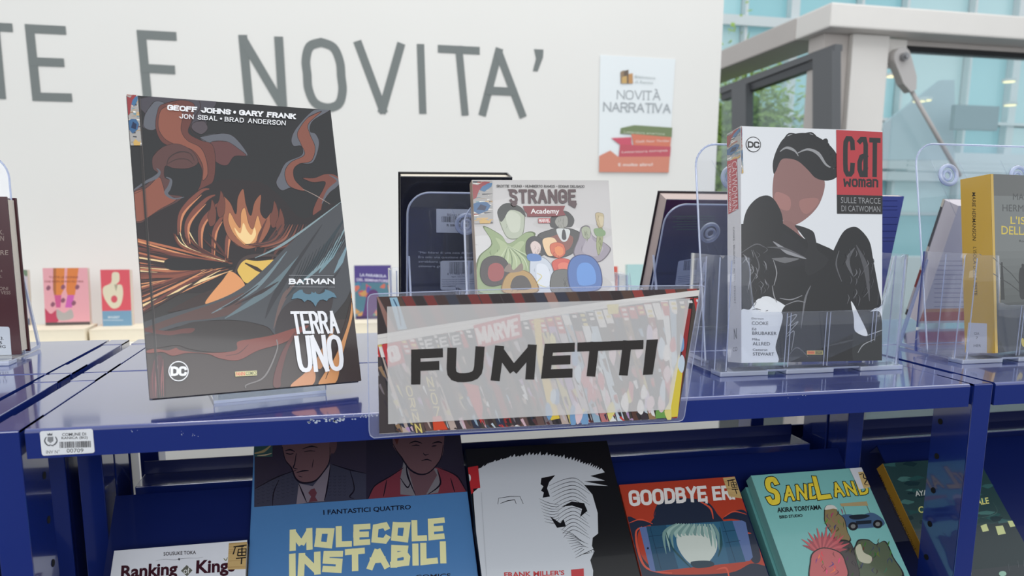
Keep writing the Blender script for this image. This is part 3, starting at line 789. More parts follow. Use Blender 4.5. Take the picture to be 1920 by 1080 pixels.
# drapery: folds of cloth that fan out from a knot, lit orange (a plain stand-in for the printed picture)
S.blob(c2([(110, 1100), (140, 960), (260, 860), (440, 770), (560, 700), (700, 640), (830, 640), (980, 660), (1110, 760), (1260, 900), (1480, 800), (1560, 1100), (1300, 1300), (600, 1400), (100, 1350)]), rgb(44, 38, 40))
folds = [((410, 1010), (430, 860), (560, 720), (620, 700), 9), ((480, 1090), (470, 930), (590, 780), (660, 740), 10), ((560, 1150), (560, 960), (640, 840), (690, 790), 9), ((640, 1180), (650, 1000), (700, 900), (730, 850), 8), ((730, 1180), (740, 1040), (780, 960), (800, 880), 8)]
for i, (a, b, c, d, w) in enumerate(folds):
    S.rib(c2([a, b, c, d]), 2, w, rgb(128, 74, 62), 2); S.rib(c2([(a[0] + 14, a[1]), (b[0] + 16, b[1] + 10), (c[0] + 8, c[1] + 20)]), 1, w * .5, rgb(206, 134, 96), 1)
S.oblob(c2([(850, 1100), (760, 1040), (715, 930), (720, 820), (700, 740), (760, 790), (800, 870), (812, 760), (850, 700), (868, 800), (900, 880), (925, 790), (970, 740), (965, 850), (1000, 900), (1040, 860), (1030, 960), (980, 1050), (930, 1095)]), rgb(150, 92, 70))
S.oblob(c2([(860, 1080), (790, 1010), (750, 920), (760, 860), (800, 930), (830, 960), (835, 860), (862, 830), (885, 930), (915, 970), (945, 880), (965, 930), (975, 990), (930, 1060)]), rgb(214, 150, 98), ow=.4)
S.blob(c2([(870, 1070), (815, 1020), (790, 960), (830, 1000), (850, 930), (875, 980), (905, 1010), (925, 960), (935, 1010), (905, 1060)]), rgb(246, 210, 150))
for x, y in ((700, 780), (640, 840), (1060, 850), (1100, 900)): S.oblob(c2([(x, y - 70), (x + 26, y), (x + 20, y + 90), (x - 16, y + 110), (x - 30, y + 40), (x - 12, y - 10)]), rgb(112, 66, 56), ow=.4)
for i, (x0, y0, x1, y1) in enumerate([(930, 1120, 1010, 900), (980, 1160, 1080, 960), (1040, 1180, 1150, 1020), (1100, 1200, 1200, 1060)]):
    S.rib(c2([(x0, y0), ((x0 + x1) / 2 - 10, (y0 + y1) / 2), (x1, y1)]), 1, 6, rgb(96, 60, 54), 1)
rn = random.Random(12); knot = (690, 185)
for i in range(46):
    t = i / 45; y0 = 30 + 440 * t; x0 = 118 + 34 * t + rn.uniform(-4, 4)
    mx, my = x0 + 250 + rn.uniform(-60, 60), y0 * .62 + knot[1] * .38 + 30 * math.sin(t * 5) + rn.uniform(-16, 16)
    c = rn.choice([(112, 62, 54), (138, 78, 62), (186, 112, 80), (222, 150, 104), (246, 214, 160), (60, 42, 42), (96, 56, 50), (52, 40, 42)])
    S.rib(c3_([(x0, y0), (mx, my), (knot[0] - rn.uniform(0, 160), knot[1] + (y0 - 200) * .12)]), rn.uniform(1, 5), rn.uniform(2.5, 7), rgb(*c), .6)
S.blob(c3_([(280, 160), (330, 140), (480, 145), (690, 180), (600, 200), (400, 215), (300, 205)]), rgb(38, 36, 38))
for i in range(12):
    a = rn.uniform(330, 620); S.rib(c3_([(a, 10 + rn.uniform(-30, 20)), (a + 60, 80), (knot[0] - rn.uniform(0, 60), 160)]), 1, rn.uniform(3, 6), rgb(*rn.choice([(132, 76, 60), (226, 154, 104), (250, 226, 170), (84, 50, 46)])), .8)
S.blob(c3_([(300, 460), (440, 380), (560, 330), (640, 320), (560, 400), (430, 440)]), rgb(60, 46, 44))
S.blob(c3_([(525, 400), (620, 280), (680, 220), (760, 310), (650, 380), (560, 408)]), rgb(226, 154, 100))
S.blob(c3_([(715, 205), (740, 150), (830, 158), (930, 150), (985, 165), (900, 220), (780, 290), (730, 245)]), rgb(226, 186, 92))
S.rib(c3_([(760, 170), (830, 205), (880, 235)]), 2, 8, rgb(60, 44, 36), 2)
S.rib(c3_([(700, 230), (735, 160), (800, 130), (930, 125), (980, 140)]), 3, 8, rgb(74, 60, 58), 3)
for i in range(10):
    S.rib(c3_([(760 + i * 22, 60 + i * 4), (900 + i * 20, 40), (980 + i * 16, -60)]), 1, 5, rgb(*rn.choice([(118, 72, 62), (72, 54, 54), (150, 92, 74)])), 1)
# the teal-grey cloth across the right half
S.blob(c3_([(1375, -180), (1420, 60), (1395, 300), (1330, 430), (1180, 560), (960, 600), (930, 590), (880, 545), (700, 510), (480, 520), (250, 580), (120, 600), (120, 540), (320, 470), (540, 410), (720, 330), (880, 200), (1020, 60), (1200, -100), (1340, -190)]), rgb(76, 78, 82))
S.blob(c3_([(160, 560), (400, 470), (640, 390), (760, 350), (700, 460), (560, 500), (380, 520), (200, 580)]), rgb(94, 70, 66))
for a, b, c, w, col in [((640, 500), (900, 330), (1120, 90), 16, (104, 122, 128)), ((560, 470), (820, 320), (1010, 100), 9, (118, 136, 142)), ((880, 500), (960, 330), (1220, -60), 12, (58, 58, 62)), ((930, 560), (1000, 360), (1150, 210), 10, (112, 92, 88)), ((1000, 380), (1180, 160), (1370, -120), 12, (56, 66, 72)), ((1080, 300), (1240, 150), (1370, -60), 9, (128, 152, 158)), ((1200, 230), (1270, 130), (1350, 30), 11, (120, 148, 156)), ((1290, 230), (1330, 160), (1370, 60), 9, (124, 150, 160)), ((1060, 520), (1180, 400), (1330, 200), 10, (60, 60, 64)), ((700, 420), (860, 340), (960, 280), 7, (60, 52, 54)), ((620, 440), (700, 400), (840, 300), 5, (56, 50, 52)), ((820, 140), (1000, 50), (1340, -200), 5, (136, 156, 160))]:
    S.rib(c3_([a, b, c]), 1, w, rgb(*col), 1)
for i in range(16):
    x = 1010 + i * 22; S.rib(c3_([(x, 330 - i * 16), (x + 50, 250 - i * 17), (x + 90, 150 - i * 16)]), .6, 2, rgb(48, 52, 56), .6)
S.blob(c3_([(390, 540), (480, 518), (700, 512), (850, 540), (930, 600), (880, 640), (760, 690), (560, 700), (420, 680), (350, 660), (170, 680), (160, 600), (280, 580)]), rgb(58, 52, 51))
S.blob(c3_([(160, 556), (300, 575), (400, 560), (460, 560), (440, 585), (380, 590), (300, 600), (180, 580)]), rgb(104, 62, 58))
S.blob(c3_([(940, 590), (960, 480), (1030, 400), (1150, 370), (1280, 350), (1250, 500), (1150, 570), (1000, 600)]), rgb(62, 56, 58))
# low band of red smoke
S.blob(c3_([(172, 695), (220, 680), (300, 690), (350, 675), (380, 690), (520, 705), (700, 692), (715, 640), (800, 622), (920, 600), (1050, 560), (1140, 545), (1000, 640), (840, 690), (740, 742), (680, 750), (600, 735), (540, 712), (420, 705), (330, 722), (270, 700), (190, 706)]), rgb(134, 74, 66))
S.rib(c3_([(645, 722), (710, 712), (745, 690), (780, 655)]), .6, 1.4, rgb(60, 42, 42), .6)
S.rib(c3_([(948, 625), (952, 680), (910, 790), (860, 860), (770, 895), (765, 915)]), 2, 3, rgb(130, 124, 122), 1.4)
S.blob(c3_([(930, 905), (935, 830), (980, 700), (1040, 600), (1060, 590), (1010, 700), (975, 840), (970, 905)]), rgb(104, 62, 60))
S.blob(c3_([(1392, 370), (1400, 330), (1385, 480), (1350, 600), (1290, 740), (1230, 830), (1200, 895), (1300, 880), (1330, 760), (1365, 620), (1400, 480)]), rgb(214, 150, 96))
S.rib(c3_([(1395, 380), (1360, 520), (1300, 700), (1240, 860)]), 1, 3, rgb(66, 50, 46), 1)
S.blob(c3_([(1030, 905), (1110, 830), (1160, 780), (1180, 850), (1150, 900)]), rgb(214, 150, 108))
S.blob(c3_([(1180, 760), (1250, 620), (1290, 560), (1250, 720), (1210, 800)]), rgb(196, 140, 96))
S.blob(c3_([(190, 960), (215, 760), (260, 720), (270, 800), (250, 960)]), rgb(84, 52, 56))
for i in range(7):
    x = 215 + i * 12; S.rib(c3_([(x, 965), (x + rn.uniform(-8, 8), 860), (x + rn.uniform(-10, 14), 740 + rn.uniform(0, 60))]), .5, rn.uniform(.8, 2.4), rgb(*rn.choice([(128, 66, 70), (150, 90, 90), (60, 40, 44)])), .5)
# hinge groove of the hard cover, its shade and highlight drawn in ink
S.rib([(259.5, 182), (268, 340), (284, 560), (297, 747)], 3.2, 3.2, rgb(50, 47, 47), 3.2)
S.rib([(262.5, 184), (271, 340), (287, 560), (300, 746)], .9, .9, rgb(92, 84, 82), .9)
comic_band(S, c2([(62, 48), (136, 60), (165, 408), (84, 408)]), 5)
WH = rgb(242, 242, 244)
S.on('author_names')
S.stext(c2([(338, 134), (766, 166), (764, 202), (336, 170)]), 'GEOFF JOHNS', WH, sw=.25, gap=.34, serif=.10, aspect=.86)
S.disc(c2([(791, 185)])[0], 2.6, 2.8, WH)
S.stext(c2([(822, 168), (1204, 196), (1200, 232), (820, 204)]), 'GARY FRANK', WH, sw=.25, gap=.34, serif=.10, aspect=.86)
S.stext(c2([(421, 196), (676, 212), (674, 243), (420, 227)]), 'JON SIBAL', WH, sw=.15, gap=.34, serif=.10, aspect=.74)
S.disc(c2([(699, 229)])[0], 1.9, 2, WH)
S.stext(c2([(724, 216), (1136, 243), (1133, 275), (724, 247)]), 'BRAD ANDERSON', WH, sw=.15, gap=.34, serif=.10, aspect=.74)
S.on('title')
S.rib(c3_([(1020, 245), (1288, 247)]), .8, .8, rgb(170, 172, 176), sm=False); S.rib(c3_([(1024, 313), (1294, 315)]), .8, .8, rgb(170, 172, 176), sm=False)
S.stext(c3_([(1020, 264), (1292, 262), (1293, 298), (1022, 298)]), 'BATMAN', WH, sw=.26, gap=.30, serif=.12, aspect=.95)
S.stext(c3_([(1028, 458), (1300, 456), (1324, 590), (1050, 594)]), 'TERRA', WH, sw=.125, gap=.17, aspect=.38)
S.stext(c3_([(1050, 604), (1330, 596), (1352, 812), (1078, 824)]), 'UNO', WH, sw=.115, gap=.17, aspect=.42)
S.on('winged_emblem', 'blue-grey winged emblem')
S.poly(c3_([(1035, 388), (1048, 356), (1082, 332), (1100, 330), (1106, 346), (1118, 354), (1140, 358), (1152, 354), (1156, 341), (1163, 349), (1172, 349), (1178, 341), (1184, 353), (1198, 357), (1220, 351), (1232, 342), (1236, 328), (1262, 336), (1290, 352), (1305, 378), (1278, 374), (1256, 384), (1246, 398), (1224, 388), (1204, 392), (1190, 408), (1178, 432), (1166, 410), (1150, 396), (1130, 390), (1112, 404), (1098, 388), (1070, 380)]), rgb(92, 128, 146))
roundel(S, c3_([(364, 815)])[0], 19, WH, rgb(46, 44, 46), c3_([(316, 787), (414, 786), (413, 843), (316, 844)]))
S.on('publisher_badge')
S.poly(c3_([(700, 818), (830, 811), (830, 840), (702, 847)]), rgb(222, 214, 156))
S.poly(c3_([(703, 821), (760, 818), (761, 841), (705, 844)]), rgb(226, 196, 150))
S.text(c3_([(705, 822), (760, 819), (761, 839), (706, 843)]), 'PANINI', rgb(214, 92, 62), .02)
S.text(c3_([(764, 818), (827, 815), (827, 836), (765, 839)]), 'COMICS', rgb(96, 104, 66), .02)
S.done()
# spine: glossy film over the sticker
S = spine_s(bat, .0125, bh); S.on('spine_print')
S.fill(rgb(120, 122, 126), .001, .02, .0115, bh - .02)
for i in range(26):
    b0 = .03 + i * .0085; S.loc([(.004, b0), (.0085, b0), (.0085, b0 + .0055), (.004, b0 + .0055)], rgb(214, 216, 220))
S.done()

# clear easel under it
def slab(mb, pts, t): 
    pass
yaw = R(14.5); e0 = onZ(401, 757.5, 0); ex = Vector((math.cos(yaw), math.sin(yaw), 0)); ey = Vector((-math.sin(yaw), math.cos(yaw), 0))
es = thing('book_easel', 'small clear acrylic easel with a front ledge holding the smoke-covered comic', 'stand', e0)
es.rotation_euler = (0, 0, yaw)
ew = .1035
MB().box(0, ew, 0, .125, 0.0002, .0028, .0006).build('base_plate', EASEL, es)
MB().box(0, ew, 0, .0006, 0.0, .003, .0002).box(-.0002, .0006, 0, .05, 0, .003, .0002).build('base_edge', CLEAR_EDGE, es)
MB().box(0, ew, 0, .0026, .003, .0275, .0006, M=Matrix.Rotation(R(7), 4, 'X')).build('front_ledge', EASEL, es)
MB().box(0, ew, -.0002, .0028, .0272, .0280, .0002, M=Matrix.Rotation(R(7), 4, 'X')).box(-.0003, .0004, 0, .0026, .003, .028, .0001, M=Matrix.Rotation(R(7), 4, 'X')).box(ew - .0004, ew + .0003, 0, .0026, .003, .028, .0001, M=Matrix.Rotation(R(7), 4, 'X')).build('ledge_edge', CLEAR_EDGE, es)
MB().box(.01, ew - .01, .052, .0548, 0, .19, .0006, M=Matrix.Translation((0, .0, .0)) @ Matrix.Rotation(R(-19.4), 4, 'X')).build('back_rest', EASEL, es)

# ================================================================== CLEAR BROCHURE HOLDERS
def holder(label, x0, x1, yf, yb, rx0, rx1, top, low=.070, side=.132, lean=R(12), cut=(.035, .03), boss=(.045, -.045), flip=False, pocket=True):
    """pocket with a low front, rounded corners, a leaning back panel and a footed base"""
    t = thing('brochure_holder', label, 'holder', (x0, yf, 0)); 
    if flip:
        t.location = (x1, yb, 0); t.rotation_euler = (0, 0, math.pi); rx0, rx1 = x0 + x1 - rx1, x0 + x1 - rx0
    W = x1 - x0; Dp = yb - yf; r = .018; n = 8
    path = [(0.0, Dp)]
    path += [(0.0, Dp - (Dp - r) * i / 4) for i in range(1, 5)]
    path += [(r - r * math.cos(R(90 * i / n)), r - r * math.sin(R(90 * i / n))) for i in range(1, n + 1)]
    m = 44
    path += [(r + (W - 2 * r) * i / m, 0.0) for i in range(1, m)]
    path += [(W - r + r * math.sin(R(90 * i / n)), r - r * math.cos(R(90 * i / n))) for i in range(0, n + 1)]
    path += [(W, r + (Dp - r) * i / 4) for i in range(1, 5)]
    def hgt(p):
        x, y = p
        if y > 1e-6: return side
        for e, xx, c in ((0, x, cut[0]), (1, W - x, cut[1])):
            if xx < c: return side - .002
            if xx < c + .020:
                q = (xx - c) / .020
                return side - .002 - (.022 + (side - low - .024) * (1 if q > .3 else q / .3)) if q < .3 else low + .022 * (1 - math.sqrt(max(0, 1 - (1 - q) ** 2)))
        return low
    V, Fc = [], []
    for p in path:
        hh = hgt(p); fl = .004 * (p[1] < 1e-6)
        for k in range(5): V.append((p[0], p[1], .004 + (hh - .004) * k / 4))
    for i in range(len(path) - 1):
        for k in range(4): Fc.append((i * 5 + k, (i + 1) * 5 + k, (i + 1) * 5 + k + 1, i * 5 + k + 1))
    if pocket:
     o = put('pocket', mesh('pocket', V, Fc, [CLEAR, CLEAR_EDGE], smooth=True), t)
     sd = o.modifiers.new('thickness', 'SOLIDIFY'); sd.thickness = .0022; sd.offset = 0; sd.material_offset_rim = 1
    # base with feet
    MB().prism([(.004, .02), (.008, .008), (.02, .002), (W - .02, .002), (W - .008, .008), (W - .004, .02), (W - .004, Dp), (.004, Dp)], 'z', .003, .0055).build('base_plate', CLEAR, t)
    fb = MB()
    for a, b in ((.004, .062), (W * .5 - .035, W * .5 + .025), (W - .06, W - .004)): fb.box(a, b, -.003, .02, 0.0001, .0055, .0012)
    fb.box(.062, W - .06, -.0008, .004, .0035, .006, .0008)
    fb.build('base_feet', CLEAR_EDGE, t)
    # back panel with rounded top corners
    a, b = rx0 - x0, rx1 - x0; H = top; rr = .028; bp = [(a, 0.0), (b, 0.0)]
    bp += [(b - rr + rr * math.cos(R(90 * i / 8)), H - rr + rr * math.sin(R(90 * i / 8))) for i in range(9)]
    bp += [(a + rr - rr * math.sin(R(90 * i / 8)), H - rr + rr * math.cos(R(90 * i / 8))) for i in range(9)]
    M = Matrix.Translation((0, Dp, .004)) @ Matrix.Rotation(-lean, 4, 'X')
    q = MB().prism(bp, 'y', -.0011, .0011, M).build('back_panel', CLEAR, t)
    # bright moulded rim along the back panel's outline
    rb = MB(); P = [M @ Vector((x, 0, z)) for x, z in bp[1:] + bp[:1]]
    for i in range(len(P) - 1): rb.tube(P[i], P[i + 1], .0013, n=6)
    rb.build('back_rim', CLEAR_EDGE, t)
    if boss:
        for k, bx in enumerate([(a + e if e > 0 else b + e) for e in boss]):
            bm_ = MB().torus(M @ Vector((bx, -.004, H - .042)), M.to_3x3() @ Vector((0, 1, 0)), .0125, .0028).torus(M @ Vector((bx, -.002, H - .042)), M.to_3x3() @ Vector((0, 1, 0)), .006, .002)
            bm_.build('screw_boss', CLEAR_EDGE, t, smooth=True)
            for dx in (-.024, .020): 
                MB().tube(M @ Vector((bx + dx, -.0006, H - .02)), M @ Vector((bx + dx + .035 * (-1 if flip else 1), -.0006, H - .095)), .0006, n=5).build('moulded_rib', CLEAR, t)
    # paired ribs on the pocket front
    for fx in (.082, W * .5 + .012, W - .048) if pocket else ():
        for dx in (0, .0045): MB().tube((fx + dx, -.0012, .008), (fx + dx, -.0012, low - .001), .00055, n=5).build('front_rib', CLEAR_EDGE, t)
    # thin pale tubes standing in for light streaks at the rounded corners
    for x, y, h_ in () if not pocket else ((.0, .035, side), (.003, .009, side), (.012, .0, side - .003), (W - .012, 0, side - .003), (W - .001, .012, side), (W, .03, side)):
        MB().tube((x, y, .006), (x, y, h_ - .002), .0008, n=6).build('corner_streak', CLEAR_EDGE, t)
    # rear prop leg
    MB().prism([(Dp, .001), (Dp + .055, .001), (Dp + .058, .006), (Dp + .02, .12), (Dp + .018, .12), (Dp + .052, .006), (Dp, .004)], 'x', a + .002, a + .0045).build('rear_prop', CLEAR_EDGE, t)
    MB().prism([(Dp, .001), (Dp + .055, .001), (Dp + .058, .006), (Dp + .02, .12), (Dp + .018, .12), (Dp + .052, .006), (Dp, .004)], 'x', b - .0045, b - .002).build('rear_prop', CLEAR_EDGE, t)
    return t

holder('tall clear acrylic holder with the black-and-white comic with the red title box', .6505, .889, .086, .158, .674, .868, .262)
holder('tall clear acrylic holder with the yellow-spined paperback', .975, 1.215, .100, .172, .994, 1.195, .272, cut=(.045, .03))
holder('clear acrylic holder behind the banner, with the group-portrait comic', .385, .60, .165, .225, .40, .585, .19, low=.06, side=.09, boss=())
holder('clear acrylic holder with the black book seen from the back', .318, .505, .378, .44, .338, .492, .205, low=.06, side=.10, lean=R(15), boss=(.077,), flip=True)
holder('clear acrylic holder with the purple and navy book seen from the back', .655, .86, .372, .44, .682, .835, .198, low=.06, side=.09, lean=R(20), boss=(.08,), flip=True)
holder('clear acrylic holder around the dark maroon book', -.335, -.118, .30, .362, -.318, -.129, .238, low=.06, side=.11, lean=R(2), boss=(), pocket=False)

# ================================================================== WHITE COMIC WITH THE RED TITLE BOX
cw_, chh = .1712, .261
cb = book('softcover_comic', 'white softcover comic with a red title box and black swirling artwork in the clear holder', (.6834, .0905, .0135), R(-3.2), R(8.3), cw_, chh, .034, (226, 227, 230), spine=(205, 204, 208), hard=False, roll=R(-.45), rough=.3)
S = front(cb, cw_, chh)
# remove the small left-over error of the fitted box: photo corners onto the cover's corners
def homography(src, dst):
    A = []
    for (x, y), (u, v) in zip(src, dst):
        A.append([x, y, 1, 0, 0, 0, -u * x, -u * y, u]); A.append([0, 0, 0, x, y, 1, -v * x, -v * y, v])
    n = 8
    for i in range(n):
        p = max(range(i, n), key=lambda r: abs(A[r][i])); A[i], A[p] = A[p], A[i]
        for r in range(n):
            if r != i:
                f = A[r][i] / A[i][i]
                for c in range(i, n + 1): A[r][c] -= f * A[i][c]
    h = [A[i][n] / A[i][i] for i in range(n)] + [1]
    def f(p):
        x, y = p; w = h[6] * x + h[7] * y + h[8]
        return ((h[0] * x + h[1] * y + h[2]) / w, (h[3] * x + h[4] * y + h[5]) / w)
    return f
def fitted(S, corners):
    """art coordinates read off the photo's cover corners TL TR BR BL"""
    H = homography(corners, [(0, S.h), (S.w, S.h), (S.w, 0), (0, 0)])
    S.px = H
fitted(S, [(1397, 239), (1653, 243), (1660, 676), (1387, 680)])
a1 = crop(1300, 220, 4.155); a2 = crop(1290, 440, 3.723)
S.on('cover_art'); S.fill(rgb(226, 228, 231))
INKB = rgb(30, 30, 33); H1 = rgb(146, 146, 150); H2 = rgb(92, 92, 96)
# plain stand-in artwork: a brown oval under a black swirl, dark folded shapes below
S.blob(a1([(700, 310), (820, 290), (960, 400), (1030, 480), (1000, 620), (930, 720), (820, 800), (740, 800), (650, 700), (630, 560), (650, 400)]), rgb(142, 104, 100))
S.blob(a1([(660, 560), (760, 600), (760, 690), (700, 690), (645, 640)]), rgb(166, 118, 112))
S.blob(a1([(840, 620), (960, 600), (980, 640), (900, 720), (850, 700)]), rgb(160, 114, 108))
S.blob(a1([(640, 420), (638, 330), (680, 220), (740, 150), (860, 120), (960, 140), (1060, 200), (1130, 290), (1145, 390), (1110, 450), (1040, 470), (960, 450), (900, 390), (830, 330), (760, 310), (700, 320), (660, 400)]), INKB)
for p, w in (([(690, 260), (740, 230), (800, 250), (830, 290)], 5), ([(820, 270), (900, 240), (980, 270), (1040, 350), (1100, 380)], 6), ([(660, 350), (700, 290), (730, 260)], 4), ([(720, 170), (760, 130), (820, 130)], 3), ([(860, 130), (930, 120), (980, 160)], 3)):
    S.rib(a1(p), 1, w, rgb(150, 150, 152) if w > 4 else INKB, 1)
for k in range(9):
    x = 1040 + k * 12; y = 190 + k * 32; S.rib(a1([(x - 40, y), (x, y - 20), (x + 12, y + 16)]), 4, 6, INKB, .5)
S.blob(a1([(700, 780), (800, 800), (830, 870), (900, 960), (890, 1080), (840, 1060), (720, 940), (640, 880)]), rgb(138, 100, 96))
# dark masses
S.blob([(1388, 432), (1402, 412), (1425, 398), (1448, 400), (1470, 412), (1488, 424), (1510, 440), (1540, 450), (1570, 470), (1560, 520), (1530, 600), (1462, 560), (1430, 550), (1388, 582)], INKB)
S.blob(a1([(640, 900), (700, 860), (780, 900), (900, 1010), (880, 1060), (900, 1120), (600, 1120), (580, 1000)]), rgb(34, 34, 38))
S.blob([(1396, 420), (1404, 388), (1424, 366), (1446, 362), (1462, 380), (1470, 410), (1460, 460), (1420, 470), (1400, 450)], INKB)
S.blob(a1([(800, 810), (930, 850), (960, 920), (975, 1000), (1060, 1090), (900, 1200), (870, 1060), (900, 960), (850, 880)]), rgb(38, 38, 41))
S.blob([(1540, 508), (1560, 470), (1580, 430), (1596, 418), (1612, 420), (1632, 444), (1640, 480), (1650, 530), (1656, 565), (1640, 575), (1620, 600), (1606, 680), (1470, 682), (1452, 660), (1456, 620), (1470, 570), (1500, 560), (1520, 545)], INKB)
S.blob([(1606, 600), (1622, 586), (1640, 578), (1656, 584), (1661, 640), (1662, 680), (1606, 682)], rgb(44, 46, 48))
S.blob(a2([(1148, 440), (1205, 540), (1270, 690), (1180, 660), (1168, 560)]), rgb(226, 228, 231))
S.blob(a2([(360, 532), (430, 500), (490, 425), (560, 450), (640, 510), (660, 560), (630, 680), (606, 780), (612, 895), (360, 900)]), rgb(228, 230, 233))
for p, w, c in [([(600, 20), (700, 90), (830, 140)], 22, H1), ([(590, 140), (680, 150), (780, 140)], 26, rgb(110, 110, 112)), ([(560, 60), (680, 70), (820, 130)], 10, H2), ([(1170, 60), (1120, 150), (1160, 260)], 22, rgb(92, 92, 96)), ([(1180, 40), (1250, 200), (1280, 440)], 26, rgb(82, 82, 86)), ([(1060, 80), (1040, 180), (1080, 300)], 7, H2), ([(860, 330), (820, 430), (790, 640)], 10, rgb(110, 110, 114)), ([(690, 560), (760, 540), (700, 620)], 5, H1), ([(720, 620), (770, 590), (690, 680)], 5, H1), ([(690, 700), (740, 660), (720, 800)], 5, H1), ([(640, 420), (720, 430), (800, 400)], 5, rgb(140, 140, 144)), ([(680, 470), (760, 440), (820, 450)], 4, rgb(140, 140, 144)), ([(400, 120), (440, 220), (420, 360)], 7, H1), ([(460, 80), (500, 200), (440, 320)], 6, H2), ([(380, 100), (480, 40), (540, 60)], 5, H2), ([(600, 150), (622, 240), (600, 330)], 5, rgb(150, 150, 152)), ([(590, 330), (600, 400), (620, 450)], 5, rgb(150, 150, 152)), ([(1200, 820), (1240, 760), (1320, 720)], 5, rgb(150, 152, 154)), ([(1270, 690), (1380, 650)], 4, rgb(170, 172, 174)), ([(930, 780), (1100, 740), (1180, 720)], 9, rgb(62, 64, 66)), ([(700, 840), (760, 780), (840, 850)], 6, H2)]:
    S.rib(a2(p), 1, w / 2.5, c, 1)
rn = random.Random(5)
for k in range(26):
    x = rn.uniform(380, 560); y = rn.uniform(40, 430); S.rib(a2([(x, y), (x + rn.uniform(4, 26), y + 24), (x + rn.uniform(-10, 20), y + rn.uniform(40, 70))]), .4, rn.uniform(1, 2.4), rgb(*rn.choice([(84, 84, 88), (130, 130, 134), (60, 60, 64)])), .4)
for k in range(22):
    x = rn.uniform(1100, 1300); y = rn.uniform(60, 400); S.rib(a2([(x, y), (x + 10, y + 30), (x + rn.uniform(-24, 14), y + rn.uniform(50, 90))]), .4, rn.uniform(1, 2.6), rgb(*rn.choice([(84, 84, 88), (104, 104, 108), (50, 50, 54)])), .4)
S.on('title_box', 'red title box with black lettering')
RB = rgb(184, 54, 62)
S.poly(a1([(1115, 94), (1466, 104), (1474, 578), (1122, 575)]), RB)
S.poly(a1([(1122, 575), (1475, 578), (1478, 719), (1124, 719)]), rgb(32, 30, 32))
S.stext(a1([(1166, 136), (1258, 140), (1258, 438), (1168, 438)]), 'c', INKB, sw=.125, aspect=.3)
S.stext(a1([(1274, 142), (1358, 142), (1358, 440), (1278, 440)]), 'a', INKB, sw=.125, aspect=.3)
S.stext(a1([(1366, 146), (1452, 148), (1454, 438), (1368, 438)]), 'T', INKB, sw=.125, aspect=.3)
S.stext(a1([(1170, 452), (1440, 452), (1440, 516), (1172, 514)]), 'woman', INKB, sw=.24, gap=.32, aspect=.62)
S.text(a1([(1152, 592), (1458, 596), (1460, 640), (1152, 638)]), 'SULLE TRACCE', rgb(150, 150, 152))
S.text(a1([(1156, 656), (1458, 658), (1460, 704), (1157, 700)]), 'DI CATWOMAN', rgb(150, 150, 152))
roundel(S, a1([(491, 211)])[0], 13.6, INKB, rgb(228, 230, 233), a1([(448, 188), (536, 190), (536, 238), (448, 236)]))
S.on('author_names'); TG = rgb(60, 60, 66)
for q, t_ in (([(440, 560), (524, 562), (524, 578), (440, 576)], 'Darwyn'), ([(440, 588), (556, 590), (556, 614), (440, 612)], 'COOKE'), ([(441, 634), (470, 635), (470, 652), (441, 651)], 'Ed'), ([(442, 661), (614, 663), (614, 688), (442, 686)], 'BRUBAKER'), ([(442, 710), (494, 711), (494, 728), (442, 727)], 'Mike'), ([(442, 738), (566, 740), (566, 764), (443, 762)], 'ALLRED'), ([(443, 786), (546, 788), (546, 804), (443, 803)], 'Cameron'), ([(443, 814), (594, 816), (593, 840), (443, 838)], 'STEWART')):
    S.text(a2(q), t_, TG, .0)
S.rib(a2([(445, 503), (475, 497), (505, 504)]), .8, 1.4, TG, .8); S.rib(a2([(540, 512), (556, 508)]), .8, .8, TG)
S.on('publisher_badge')
S.poly(a2([(829, 803), (945, 803), (945, 832), (829, 832)]), rgb(214, 200, 130)); S.poly(a2([(832, 806), (886, 806), (886, 829), (832, 829)]), rgb(226, 130, 90)); S.poly(a2([(889, 806), (942, 806), (942, 829), (889, 829)]), rgb(72, 68, 56))
S.text(a2([(835, 809), (884, 809), (884, 826), (835, 826)]), 'PANINI', rgb(120, 40, 30)); S.text(a2([(891, 809), (940, 809), (940, 826), (891, 826)]), 'COMICS', rgb(190, 176, 110))
comic_band(S, [(1397, 239), (1398.5, 239), (1399, 322), (1395.5, 322)], 9)
S.cur = 'genre_sticker'; q = S.quad([(1395, 240), (1398.5, 241), (1398, 322), (1393, 322)])
S.done()
# spine print: sticker, red band with the title, tiny text
T_ = .034
S = spine_s(cb, T_, chh); fitted(S, [(1358.5, 250), (1396, 239), (1386, 680), (1362, 678)])
comic_band(S, [(1358.5, 250), (1397, 239.5), (1395.6, 323), (1359, 331)], 9)
S.on('spine_title'); S.poly(a1([(248, 436), (352, 428), (357, 908), (262, 938)]), rgb(178, 44, 60))
S.text(a1([(352, 452), (352, 912), (300, 916), (296, 456)]), 'CATWOMAN', rgb(226, 196, 198), -.005)
S.text(a1([(288, 470), (292, 916), (270, 922), (262, 474)]), 'LE TRACCE DI CATWOMAN', rgb(236, 214, 214), .01)
S.text(a2([(322, 120), (326, 600), (316, 602), (310, 124)]), 'COOKE - BRUBAKER - ALLRED - STEWART', rgb(120, 120, 128))
S.text(a2([(312, 730), (330, 728), (330, 780), (313, 782)]), 'N', rgb(90, 90, 96)); S.text(a2([(304, 822), (334, 818), (334, 838), (304, 840)]), 'CO', rgb(90, 90, 96))
S.done()

